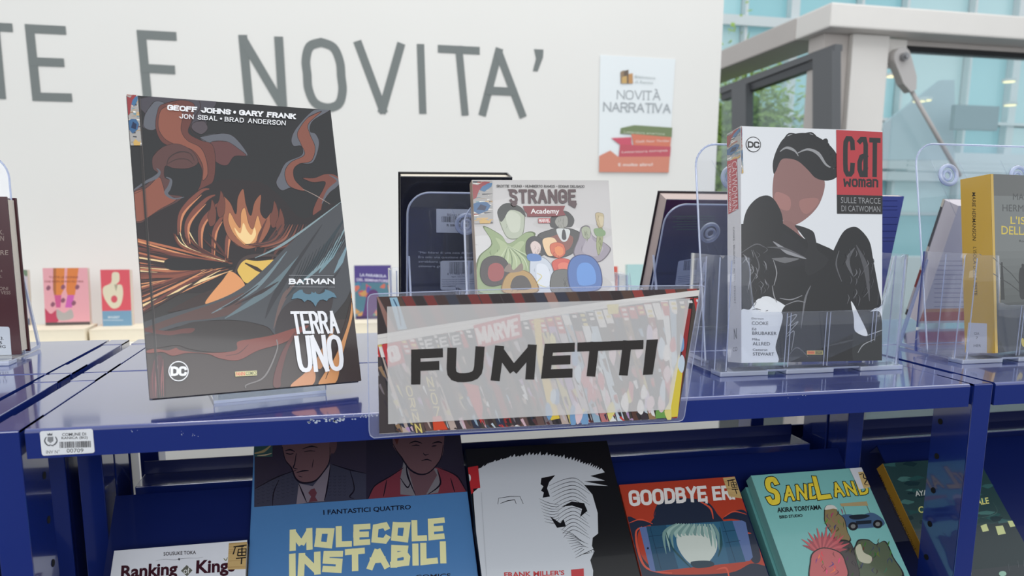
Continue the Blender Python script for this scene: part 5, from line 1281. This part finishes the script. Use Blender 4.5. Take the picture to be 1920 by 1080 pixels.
S.poly(k13([(275, 766), (400, 758), (480, 1034), (335, 1050)]), rgb(40, 78, 104)); S.poly(k13([(740, 736), (820, 730), (905, 990), (800, 1000)]), rgb(44, 88, 116))
for p in ([(290, 830), (420, 815)], [(330, 905), (440, 890)], [(300, 770), (370, 1040)], [(760, 740), (840, 990)], [(760, 800), (840, 790)], [(780, 870), (870, 856)]): S.rib(k13(p), .9, 1, rgb(26, 52, 74), .9, sm=False)
# screen: a pale oval shape framed by teal-grey strands, no features (plain stand-in)
S.blob(k13([(480, 790), (560, 770), (660, 770), (720, 850), (715, 930), (650, 1010), (590, 1022), (520, 970), (470, 880)]), rgb(196, 204, 196))
S.blob(k13([(560, 990), (680, 985), (700, 1016), (590, 1030)]), rgb(40, 60, 74))
for i in range(15):
    x = 390 + i * 24; y2 = 880 - 60 * math.sin(i / 14 * 3.14) + (i < 3) * 60 + (i > 11) * 40
    S.rib(k13([(470 + i * 16, 750), (x, 810), (x + 12, y2)]), 3, 6.5, rgb(*((150, 178, 170) if i % 2 else (116, 148, 144))), .6)
S.rib(k13([(400, 800), (440, 900), (520, 990), (560, 1030)]), 1, 4, rgb(34, 74, 80), 1); S.rib(k13([(740, 770), (750, 880), (730, 960)]), 1, 5, rgb(34, 74, 80), 1)
S.disc(k13([(286, 905)])[0], 1.8, 2, rgb(24, 30, 44))
S.on('title'); S.stext(k13([(160, 540), (654, 508), (664, 608), (170, 640)]), 'GOODBYE', rgb(226, 222, 218), sw=.20, gap=.24, aspect=.52)
S.stext(k13([(650, 576), (664, 575), (668, 620), (650, 622)]), 'I', rgb(226, 222, 218), sw=.3)
S.stext(k13([(688, 514), (830, 504), (838, 596), (700, 604)]), 'ERI', rgb(226, 222, 218), sw=.20, gap=.24, aspect=.52)
kanji(S, k13([(760, 460), (836, 452), (882, 590), (800, 578)]), 4); S.done()
# 5 teal manga, two volumes
b, S, h = tilted('softcover_manga', 'second teal manga lying under the one with the yellow title', .7255, .050, .150, .0145, (92, 150, 148), hard=False)
b, S, h = tilted('softcover_manga', 'teal manga with yellow outlined title and a small buggy on the tilted shelf', .729, .042, .151, .0148, (118, 176, 172), lift=.0150, hard=False)
S.on('title'); YW_ = rgb(226, 202, 66); KO = rgb(28, 26, 24)
for q, t_ in (([(1024, 456), (1106, 450), (1130, 628), (1040, 632)], 'S'), ([(1140, 512), (1366, 490), (1372, 590), (1150, 608)], 'AND'), ([(1326, 450), (1400, 444), (1450, 588), (1362, 600)], 'L'), ([(1440, 490), (1660, 476), (1690, 562), (1470, 582)], 'AND')):
    S.stext(k13(q), t_, YW_, jit=0, sw=.17 if len(t_) > 1 else .18, gap=.46, aspect=.8 if len(t_) > 1 else .5, outline=KO, ow=.05 if len(t_) > 1 else .03)
S.text(k13([(1102, 648), (1380, 630), (1386, 660), (1106, 680)]), 'AKIRA TORIYAMA', rgb(30, 34, 36), .03); S.text(k13([(1116, 698), (1262, 688), (1266, 706), (1120, 718)]), 'BIRD STUDIO', rgb(30, 34, 36), .03)
S.on('cover_art')
# small open buggy
S.poly(k13([(1500, 622), (1670, 608), (1680, 636), (1510, 640)]), rgb(170, 150, 110)); 
for a_, b_2 in (((1520, 640), (1548, 720)), ((1670, 634), (1700, 700))): S.rib(k13([a_, b_2]), 1, 1, rgb(110, 100, 80), 1, sm=False)
S.blob(k13([(1510, 700), (1560, 690), (1620, 700), (1700, 680), (1760, 710), (1784, 750), (1740, 770), (1600, 780), (1530, 760)]), rgb(70, 96, 128)); S.blob(k13([(1560, 700), (1640, 690), (1690, 700), (1640, 720), (1580, 722)]), rgb(36, 44, 54)); S.poly(k13([(1600, 734), (1700, 726), (1700, 748), (1606, 756)]), rgb(34, 42, 52))
for c_ in ((1584, 766), (1740, 752)): S.disc(k13([c_])[0], 9, 8, rgb(34, 34, 36)); S.disc(k13([c_])[0], 4.5, 4, rgb(120, 122, 120))
# plain stand-ins for the printed group: rock and plant shapes in the same colours
rn = random.Random(9)
def mound(pts, c, n=10):
    S.blob(k13(pts), rgb(40, 36, 34)); cx = sum(p[0] for p in pts) / len(pts); cy = sum(p[1] for p in pts) / len(pts)
    S.blob(k13([(cx + (x - cx) * .93, cy + (y - cy) * .93) for x, y in pts]), rgb(*c))
    for _ in range(n):
        x = cx + rn.uniform(-.5, .5) * (max(p[0] for p in pts) - min(p[0] for p in pts)) * .7; y = cy + rn.uniform(-.5, .5) * (max(p[1] for p in pts) - min(p[1] for p in pts)) * .7
        S.rib(k13([(x, y), (x + rn.uniform(-16, 16), y + 16), (x + rn.uniform(-20, 20), y + 36)]), .3, rn.uniform(1, 3), rgb(*[max(0, min(255, int(v * rn.choice((.55, .7, 1.25))))) for v in c]), .3)
mound([(1400, 700), (1404, 650), (1430, 630), (1470, 640), (1490, 680), (1530, 720), (1550, 800), (1570, 860), (1500, 880), (1440, 800), (1404, 740)], (134, 118, 82), 16)
S.blob(k13([(1404, 660), (1420, 634), (1460, 634), (1486, 660), (1460, 654), (1430, 660)]), rgb(206, 204, 196))
mound([(1600, 880), (1620, 850), (1680, 850), (1730, 880), (1790, 860), (1840, 960), (1900, 1100), (1640, 1150), (1580, 960)], (82, 92, 70), 26)
S.blob(k13([(1600, 900), (1630, 880), (1650, 930), (1700, 960), (1690, 1000), (1630, 990), (1606, 950)]), rgb(186, 184, 160))
mound([(1470, 880), (1560, 860), (1600, 960), (1620, 1100), (1480, 1100)], (70, 64, 62), 12)
for i in range(15):
    a_ = R(205 + i * 10); S.rib(k13([(1400, 950), (1400 + 90 * math.cos(a_), 940 + 80 * math.sin(a_)), (1400 + (150 + 26 * (i % 2)) * math.cos(a_), 950 + (150 + 30 * (i % 2)) * math.sin(a_))]), 8, 7, rgb(*((190, 92, 96) if i % 2 else (160, 72, 80))), .4)
mound([(1310, 990), (1330, 930), (1400, 900), (1500, 930), (1540, 1000), (1540, 1100), (1320, 1120)], (186, 96, 98), 14)
S.on('manga_sticker', 'white and tan sticker with a brush-drawn sign')
S.poly(k13([(1560, 401), (1638, 394), (1690, 520), (1622, 534)]), rgb(210, 212, 218)); S.poly(k13([(1614, 425), (1652, 420), (1692, 520), (1650, 526)]), rgb(200, 172, 116))
S.rib(k13([(1622, 440), (1648, 436), (1650, 460), (1670, 470), (1656, 500), (1680, 505)]), 1, 2.4, rgb(44, 40, 36), 1); S.done()
# 6 dark green paperback with mustard spine (in the next bay)
b, S, h = tilted('softcover_book', 'dark green paperback with a mustard spine behind the blue upright', .9255, .032, .143, .0148, (38, 64, 66), spine=(196, 148, 52), hard=False)
S.on('cover_art'); S.fill(rgb(30, 48, 52), 0, 0, .143, h * .62); S.fill(rgb(44, 52, 58), 0, 0, .143, h * .40)
for i in range(40):
    x, y = rn.uniform(0, .143), rn.uniform(h * .62, h); S.loc([(x + rn.uniform(.003, .016) * math.cos(k * 1.05), y + rn.uniform(.001, .005) * math.sin(k * 1.05)) for k in range(6)], rgb(*rn.choice([(44, 84, 84), (56, 96, 96), (30, 54, 60), (74, 116, 112)])))
for q in ([(683, 850), (710, 840), (722, 872), (694, 878)], [(752, 852), (786, 848), (800, 886), (764, 892)], [(808, 828), (832, 826), (844, 852), (820, 856)]): S.poly(k14(q), rgb(206, 214, 150))
for i in range(30):
    x = rn.uniform(.02, .14); y = rn.uniform(.0, h * .4); S.rib([(x, y), (x + .004, y + .008)], .0004, .0005, rgb(96, 104, 108), .0004, local=True, sm=False, layer=False)
S.rib(k14([(690, 812), (740, 800), (760, 780), (740, 740)]), .6, 1, rgb(80, 110, 106), .5); S.disc(k14([(785, 1070)])[0], 7, 5, rgb(150, 190, 170))
S.on('title'); S.text(k14([(380, 690), (500, 676), (506, 708), (386, 722)]), 'AYATSUJI', rgb(206, 210, 206), .02)
S.text(k14([(395, 762), (718, 718), (724, 748), (400, 792)]), 'CASA DECAGONALE', rgb(220, 216, 130), .02)
S.done()
S = spine_s(b, .0148, h); S.on('spine_title')
S.text(k14([(222, 610), (252, 680), (242, 688), (208, 620)]), 'AYATSUJI', rgb(50, 36, 20), .02)
S.text(k14([(262, 698), (388, 958), (376, 966), (248, 706)]), 'I DELITTI DELLA CASA DECAGONALE', rgb(70, 52, 26)); S.done()

# ================================================================== BOOKS ALONG THE COUNTER BY THE WALL
ZC = -1.2 + .97
def far_book(name, label, u0, u1, v0, Y, c, t=.02, pages=None, group=None, yaw=0.0, lean=.12, base=.047, side=1):
    a = onY(u0, v0, Y); b = onY(u1, v0, Y); h = (a.z - ZC - base) / math.cos(lean)
    y = Y - h * math.sin(lean)
    return book(name, label, (a.x, y, ZC + base + .0005), R(yaw), lean, b.x - a.x, h, t, c, hard=False, flip=(side < 0), pages=pages, rough=.4), (b.x - a.x), h
def cream_block(label, u0, u1, Y, h, d=.14, yaw=0):
    a = onY(u0, 620, Y); b = onY(u1, 620, Y); w = b.x - a.x
    t = thing('book', label, 'book', (a.x, Y, ZC + .0004), None, (0, 0, R(yaw)))
    MB().box(0, w, 0, d, 0, .0008).build('back_cover', CREAM, t); MB().box(0, w, 0, d, h - .0008, h).build('front_cover', CREAM, t)
    MB().box(.001, w - .001, .001, d - .002, .001, h - .001).build('page_block', CREAM, t); MB().box(.001, w - .001, d - .002, d, .0008, h - .0008).build('spine', CREAM, t)
cream_block('thick cream-edged book lying under the pink book on the counter', 20, 158, 1.95, .046)
cream_block('cream-edged book lying under the red and blue book on the counter', 166, 272, 1.97, .040)
cream_block('cream-edged book lying under the purple book on the counter', 640, 712, 1.95, .044)
cream_block('cream-edged book lying under the small red book on the counter', 1100, 1168, 1.97, .042)
k15 = crop(20, 480, 6.0)
bk, w, h = far_book('softcover_book', 'small book with a blurry green and pink picture beside the maroon book', 20, 51, 506, 2.1, (150, 150, 146), base=.047)
S = front(bk, w, h, INK_MATT); S.on('cover_art'); S.fill(rgb(196, 186, 192)); S.blob(k15([(0, 160), (180, 160), (180, 230), (100, 190), (0, 200)]), rgb(112, 136, 110)); S.blob(k15([(60, 420), (130, 410), (140, 560), (120, 660), (60, 600)]), rgb(84, 88, 102)); S.blob(k15([(130, 480), (180, 400), (170, 660), (140, 660)]), rgb(170, 178, 130)); S.fill(rgb(84, 92, 116), 0, 0, w, h * .12); S.done()
bk, w, h = far_book('softcover_book', 'pink book with two orange shapes standing on the counter', 80, 164, 503, 2.08, (232, 168, 176), base=.047)
S = front(bk, w, h, INK_MATT); S.on('cover_art'); S.fill(rgb(232, 166, 174))
S.poly(k15([(478, 100), (610, 100), (598, 380), (566, 440), (490, 440), (476, 380)]), rgb(222, 132, 62)); S.poly(k15([(478, 100), (512, 100), (510, 440), (490, 440), (476, 380)]), rgb(176, 106, 60)); S.poly(k15([(640, 100), (770, 100), (724, 440), (640, 440), (624, 390)]), rgb(222, 128, 64))
S.poly(k15([(490, 440), (572, 440), (560, 580), (512, 580)]), rgb(206, 88, 140)); S.poly(k15([(640, 440), (716, 440), (690, 580), (612, 580)]), rgb(206, 96, 176)); S.blob(k15([(320, 600), (380, 585), (450, 650), (520, 610), (530, 740), (320, 760)]), rgb(190, 64, 92)); S.blob(k15([(520, 600), (600, 640), (680, 600), (700, 700), (540, 720)]), rgb(178, 172, 168)); S.fill(rgb(90, 78, 78), 0, 0, w, h * .05)
for x, y in ((425, 360), (750, 350), (590, 350), (475, 545), (590, 500), (710, 530)): S.blob(k15([(x - 26, y), (x, y - 30), (x + 26, y - 6), (x + 10, y + 22), (x - 14, y + 26)]), rgb(140, 84, 104), 3)
S.on('title'); S.text(k15([(430, 228), (760, 228), (760, 250), (430, 250)]), 'TUTTE LE DONNE', rgb(140, 60, 50), .02); S.text(k15([(378, 276), (820, 276), (820, 298), (378, 298)]), 'CHE NON SONO IO ORA', rgb(140, 60, 50), .02); S.done()
bk, w, h = far_book('softcover_book', 'red and blue book with a cream shape standing on the counter', 188, 243, 506, 2.08, (222, 88, 100), base=.040, t=.03)
S = front(bk, w, h, INK_MATT); S.on('cover_art'); S.fill(rgb(220, 86, 98)); S.fill(rgb(118, 158, 186), 0, 0, w, h * .27)
S.blob(k15([(1140, 200), (1180, 180), (1220, 200), (1222, 280), (1190, 320), (1250, 330), (1264, 440), (1230, 560), (1150, 590), (1080, 520), (1040, 430), (1046, 350), (1130, 300)]), rgb(226, 216, 188)); S.disc(k15([(1165, 485)])[0], 6, 7, rgb(212, 86, 98)); S.poly(k15([(1165, 320), (1205, 320), (1185, 400)]), rgb(170, 160, 136))
S.on('title'); S.text(k15([(1095, 676), (1226, 676), (1226, 702), (1095, 702)]), 'MAIGRET', rgb(216, 226, 232), .02); S.rib(k15([(1040, 722), (1265, 722)]), 1.5, 1.5, rgb(190, 206, 216), sm=False); S.done()
k16 = crop(640, 450, 5.4)
bk, w, h = far_book('softcover_book', 'purple book with a rainbow garden picture standing on the counter', 664, 733, 498, 2.08, (76, 66, 134), base=.044, t=.02)
S = front(bk, w, h, INK_MATT); S.on('cover_art'); S.fill(rgb(78, 62, 134)); S.poly(k16([(100, 430), (500, 430), (500, 900), (100, 900)]), rgb(80, 124, 140))
rn = random.Random(14)
for i in range(44): x, y = rn.uniform(120, 490), rn.uniform(430, 850); S.blob(k16([(x + rn.uniform(10, 40) * math.cos(k * 1.05), y + rn.uniform(10, 40) * math.sin(k * 1.05)) for k in range(6)]), rgb(*rn.choice([(196, 84, 96), (86, 150, 130), (200, 150, 90), (90, 80, 160), (70, 130, 160), (206, 110, 90)])), 3)
S.blob(k16([(260, 560), (310, 500), (370, 530), (380, 640), (320, 760), (260, 860), (190, 840), (230, 700)]), rgb(92, 54, 110)); S.fill(rgb(64, 44, 92), 0, 0, w, h * .06)
S.on('title'); S.text(k16([(188, 338), (456, 352), (456, 382), (188, 368)]), 'LA PARABOLA', rgb(214, 214, 232), .03); S.text(k16([(154, 386), (476, 402), (476, 430), (154, 414)]), 'DEL SEMINATORE', rgb(214, 206, 226), .03); S.done()
far_book('softcover_book', 'small red book standing on the counter beside the group comic', 1118, 1158, 500, 2.08, (206, 92, 78), base=.042)
far_book('softcover_book', 'small pale teal book with a maroon edge on the counter', 1176, 1214, 496, 2.09, (170, 206, 206), base=.001)

# ================================================================== POSTER ON THE WALL
P0, P1, P2, P3 = [onY(*q, YW - .0012) for q in ((1125, 103), (1266, 111), (1253, 324), (1122, 323))]
po = thing('wall_poster', 'white poster with grey heading and coloured ribbon bands taped to the wall', 'poster', (P3.x, YW - .0016, P3.z))
MB().prism([(p.x - P3.x, p.z - P3.z) for p in (P3, P2, P1, P0)], 'y', -.0012, 0).build('paper', mat('poster_paper', rgb(228, 234, 236), .35), po)
S = Surf(po, (-.02, -.0012, -.02), (1, 0, 0), (0, 0, 1), .5, .6, INK_MATT); S.step = .00005; S.lift = .0002; k8 = crop(1080, 80, 3.857)
GG = rgb(168, 174, 178)
S.on('heading'); S.stext(k8([(296, 342), (612, 350), (610, 418), (294, 410)]), 'NOVITA', GG, sw=.13, gap=.22, serif=.07, aspect=.75); S.rib(k8([(570, 336), (588, 346)]), 2, 3, GG, 2, sm=False)
S.stext(k8([(197, 428), (684, 440), (682, 510), (195, 498)]), 'NARRATIVA', GG, sw=.13, gap=.2, serif=.07, aspect=.72)
S.on('building_logo')
for q, c_ in (([(320, 212), (345, 200), (345, 296), (322, 296)], (150, 128, 104)), ([(345, 205), (378, 196), (378, 296), (345, 296)], (110, 96, 84)), ([(378, 228), (408, 222), (410, 296), (378, 296)], (196, 150, 100)), ([(330, 250), (366, 240), (366, 296), (330, 296)], (204, 170, 110))): S.poly(k8(q), rgb(*c_))
S.text(k8([(424, 236), (572, 246), (572, 264), (424, 256)]), 'Biblioteca', rgb(176, 184, 184)); S.text(k8([(424, 274), (556, 280), (556, 298), (424, 292)]), 'di Ranica', rgb(176, 184, 184))
S.on('ribbon_bands')
S.poly(k8([(322, 618), (420, 597), (694, 615), (690, 685), (318, 658)]), rgb(122, 138, 100))
S.poly(k8([(398, 660), (686, 684), (680, 752), (414, 744)]), rgb(216, 128, 104))
S.poly(k8([(252, 690), (398, 684), (400, 740), (684, 752), (678, 826), (306, 830), (316, 738)]), rgb(196, 92, 104)); S.poly(k8([(252, 690), (386, 684), (404, 740), (316, 738)]), rgb(208, 92, 112))
S.poly(k8([(166, 820), (246, 780), (304, 826), (676, 824), (668, 940), (164, 936)]), rgb(214, 140, 118))
WB = rgb(238, 226, 220)
S.text(k8([(346, 636), (640, 652), (640, 668), (346, 656)]), 'Letteratura americana', rgb(206, 212, 190)); S.text(k8([(430, 706), (676, 702), (676, 718), (430, 724)]), 'Gialli Noir Thriller', WB); S.text(k8([(330, 784), (660, 770), (660, 792), (330, 804)]), 'Letteratura europea', WB); S.text(k8([(304, 872), (552, 870), (552, 892), (304, 894)]), 'E molto altro!', WB, .02)
S.done()

# ================================================================== THE LAMINATED BANNER
YS = -.0042
k17 = crop(680, 520, 2.954)
sg = thing('laminated_sign', 'laminated sign reading FUMETTI over a photo of comic spines, fixed to the shelf lip', 'sign', (0, YS, 0))
def spt(q, y=YS): 
    p = onY(q[0], q[1], y); return (p.x, p.z)
outer = k17([(62, 92), (300, 82), (900, 62), (1500, 48), (1872, 44), (1892, 50), (1896, 66), (1872, 200), (1782, 770), (1772, 790), (1752, 798), (1000, 838), (300, 872), (62, 890), (42, 876), (36, 850), (26, 150), (30, 112), (44, 96)])
MB().prism([spt(q) for q in outer][::-1], 'y', -.0006, .0006).build('laminate_pouch', LAMINATE, sg)
rb = MB(); pts_ = [spt(q) for q in outer]
for i in range(len(pts_)):
    a_, b_2 = pts_[i], pts_[(i + 1) % len(pts_)]; rb.tube((a_[0], 0, a_[1]), (b_2[0], 0, b_2[1]), .00045, n=5)
rb.build('pouch_edge', CLEAR_EDGE, sg)
PQ = k17([(78, 108), (1866, 62), (1742, 778), (92, 866)])
MB().prism([spt(q) for q in PQ][::-1], 'y', -.0009, -.00065).build('paper', mat('print_paper', rgb(210, 208, 208), .4), sg)
p0 = spt(PQ[3]); xm = min(spt(q)[0] for q in PQ) - .001; zm = min(spt(q)[1] for q in PQ) - .001
S = Surf(sg, (xm, -.0009, zm), (1, 0, 0), (0, 0, 1), .4, .2, INK_MATT); S.lift = .00004; S.step = .0000012
def lerp(a, b, t): return (a[0] + (b[0] - a[0]) * t, a[1] + (b[1] - a[1]) * t)
def PP(u, v):            # u across, v down, inside the paper
    return lerp(lerp(PQ[0], PQ[1], u), lerp(PQ[3], PQ[2], u), v)
S.on("printed_photo")
S.poly([PP(0, 0), PP(1, 0), PP(1, 1), PP(0, 1)], rgb(66, 58, 60))
rn = random.Random(31)
pal = [(40, 38, 42), (52, 46, 48), (150, 44, 46), (60, 52, 60), (90, 60, 50), (200, 60, 56), (46, 52, 74), (190, 170, 160), (74, 66, 60), (150, 120, 90), (120, 110, 116), (70, 84, 104), (104, 80, 76), (86, 52, 54), (58, 44, 46)]
palr = pal + [(214, 180, 190), (196, 210, 220), (180, 150, 190), (206, 190, 120), (190, 120, 120), (150, 176, 196), (226, 226, 226), (150, 120, 120), (196, 186, 190)]
def shelf_v(u): return .275 - .30 * u + .035 * u * u           # the bright board between the two rows
def row(v0f, v1f, n, drift, up):
    for i in range(n + 6):
        u0 = -.06 + i / n * 1.02; w = 1.02 / n * .9
        c = rn.choice([(52, 42, 44), (70, 50, 48), (120, 50, 48), (60, 48, 50), (44, 40, 46), (150, 62, 56), (88, 66, 56), (150, 110, 100), (58, 60, 74)]) if up else rn.choice(palr if u0 > .5 else pal)
        def q(u, v, dr): return PP(min(1, max(0, u + dr)), min(1, max(0, v)))
        a, b = v0f(max(0, min(1, u0))), v1f(max(0, min(1, u0)))
        if b <= a: continue
        dr = drift * (b - a)
        S.poly([q(u0, a, 0), q(u0 + w, a, 0), q(u0 + w, b, dr), q(u0, b, dr)], rgb(*c))
        if up: continue
        # publisher block at the head of the spine and printed artwork patches below
        hc = rn.choice([(196, 52, 52), (40, 38, 42), (230, 226, 222), (196, 60, 60), (60, 56, 60)]); hb = a + rn.uniform(.08, .15)
        S.poly([q(u0, a + .01, 0), q(u0 + w, a + .01, 0), q(u0 + w, hb, drift * (hb - a)), q(u0, hb, drift * (hb - a))], rgb(*hc))
        for k in range(rn.randint(1, 3)):
            v = a + .02 + k * .035; S.poly([q(u0 + w * .2, v, drift * (v - a)), q(u0 + w * .8, v, drift * (v - a)), q(u0 + w * .8, v + .02, drift * (v + .02 - a)), q(u0 + w * .2, v + .02, drift * (v + .02 - a))], rgb(*rn.choice([(236, 230, 226), (226, 206, 120), (220, 216, 214)])))
        for k in range(11):
            v = rn.uniform(hb, b); d = drift * (v - a); x = u0 + rn.uniform(0, w * .6); ww = rn.uniform(.2, .6) * w; hh = rn.uniform(.03, .10)
            S.poly([q(x, v, d), q(x + ww, v - .01, d), q(x + ww * 1.1, v + hh, d + drift * hh), q(x + ww * .2, v + hh * .8, d + drift * hh)], rgb(*rn.choice(palr)))
row(lambda u: 0.0, lambda u: shelf_v(u) + .02, 30, .22, True)
row(lambda u: shelf_v(u) + .05, lambda u: 1.0, 40, .17, False)
bd = [(i / 20, shelf_v(i / 20)) for i in range(21)]
top_ = [PP(u, max(0, v)) for u, v in bd if v > -.2]; bot_ = [PP(u, max(0, v + .075 - .03 * u)) for u, v in bd if v > -.2]
S.poly(top_ + bot_[::-1], rgb(222, 218, 214)); S.rib([PP(u, max(.0, v + .03)) for u, v in bd[:18]], .8, .8, rgb(190, 186, 184), sm=False)
S.poly(k17([(612, 265), (868, 203), (884, 330), (640, 392)]), rgb(200, 66, 76)); S.stext(k17([(618, 282), (858, 222), (868, 318), (642, 374)]), 'MARVE', rgb(230, 220, 216), sw=.2, gap=.25, aspect=.55)
S.poly(k17([(105, 372), (206, 352), (236, 470), (140, 500)]), rgb(196, 60, 66)); S.stext(k17([(130, 385), (196, 372), (216, 455), (150, 476)]), 'CB', rgb(232, 222, 220), sw=.2, gap=.2, aspect=.5)
S.poly(k17([(148, 112), (190, 110), (246, 286), (196, 290)]), rgb(150, 186, 206)); S.rib(k17([(170, 120), (196, 180), (212, 270)]), 2, 3, rgb(60, 90, 120))
for x in (330, 410, 480): S.poly(k17([(x, 330 - (x - 330) * .15), (x + 56, 322 - (x - 330) * .15), (x + 80, 410 - (x - 330) * .15), (x + 20, 424 - (x - 330) * .15)]), rgb(54, 52, 56)); S.stext(k17([(x + 10, 345 - (x - 330) * .15), (x + 52, 338 - (x - 330) * .15), (x + 66, 392 - (x - 330) * .15), (x + 22, 400 - (x - 330) * .15)]), 'E', rgb(214, 210, 208), sw=.2)
for (x, y, t_, L_) in ((335, 540, 'ZIONE', 300), (220, 590, 'ORIZZ', 270)):
    S.poly(k17([(x, y), (x + 58, y - 4), (x + 58 + L_ * .26, y + L_ - 4), (x + L_ * .26, y + L_)]), rgb(92, 76, 70)); S.stext(k17([(x + 48, y + 10), (x + 44 + L_ * .25, y + L_), (x + 10 + L_ * .25, y + L_), (x + 14, y + 10)]), t_, rgb(226, 206, 120), sw=.2, gap=.3, aspect=.9)
S.poly(k17([(945, 232), (982, 225), (1000, 420), (1090, 780), (1040, 790), (965, 450)]), rgb(226, 196, 70)); S.poly(k17([(385, 770), (430, 765), (470, 840), (392, 846)]), rgb(214, 74, 40)); S.poly(k17([(560, 580), (640, 600), (665, 720), (655, 810), (600, 690)]), rgb(200, 50, 50))
S.poly(k17([(1700, 600), (1750, 420), (1770, 520), (1742, 770), (1690, 776)]), rgb(222, 200, 70)); S.poly(k17([(1620, 740), (1660, 700), (1690, 776), (1620, 780)]), rgb(110, 160, 80)); S.poly(k17([(1350, 150), (1415, 148), (1415, 200), (1360, 204)]), rgb(222, 206, 96))
for i in range(46):
    u, v = rn.uniform(.55, .98), rn.uniform(.35, .98); c = rn.choice([(226, 200, 206), (200, 214, 226), (206, 190, 214), (226, 214, 130), (206, 110, 120), (236, 232, 230), (120, 160, 200)])
    a = PP(u, v); S.blob([(a[0] + rn.uniform(3, 9) * math.cos(k * 1.05), a[1] + rn.uniform(8, 26) * math.sin(k * 1.05)) for k in range(6)], rgb(*c), 3)
S.done()
VEIL = bpy.data.materials.new('printed_white_veil'); VEIL.use_nodes = True; nt = VEIL.node_tree; nt.nodes.clear()
o_ = nt.nodes.new('ShaderNodeOutputMaterial'); t_ = nt.nodes.new('ShaderNodeBsdfTransparent'); d_ = nt.nodes.new('ShaderNodeBsdfDiffuse'); d_.inputs[0].default_value = rgb(240, 238, 237); m_ = nt.nodes.new('ShaderNodeMixShader'); m_.inputs[0].default_value = .54
nt.links.new(t_.outputs[0], m_.inputs[1]); nt.links.new(d_.outputs[0], m_.inputs[2]); nt.links.new(m_.outputs[0], o_.inputs[0])
vq = [spt(q) for q in k17([(134, 160), (1806, 114), (1698, 728), (140, 808)])]
put('white_panel', mesh('white_panel', [(x, -.0030, z) for x, z in vq], [(3, 2, 1, 0)], VEIL), sg)
S = Surf(sg, (xm, -.0031, zm), (1, 0, 0), (0, 0, 1), .4, .2, INK_MATT); S.on('title', 'black capital letters FUMETTI'); KF = rgb(44, 40, 38)
for q, t_ in (([(268, 400), (446, 392), (440, 588), (268, 595)], 'F'), ([(468, 391), (677, 381), (662, 576), (462, 586)], 'U'), ([(735, 380), (963, 371), (950, 565), (708, 574)], 'M'), ([(1010, 368), (1176, 361), (1160, 555), (988, 561)], 'E'), ([(1192, 361), (1379, 354), (1357, 546), (1170, 552)], 'T'), ([(1376, 353), (1558, 347), (1534, 540), (1352, 546)], 'T')):
    S.stext(k17(q), t_, KF, sw=.262)
S.poly(k17([(1573, 346), (1636, 343), (1606, 538), (1552, 540)]), KF)
S.done()
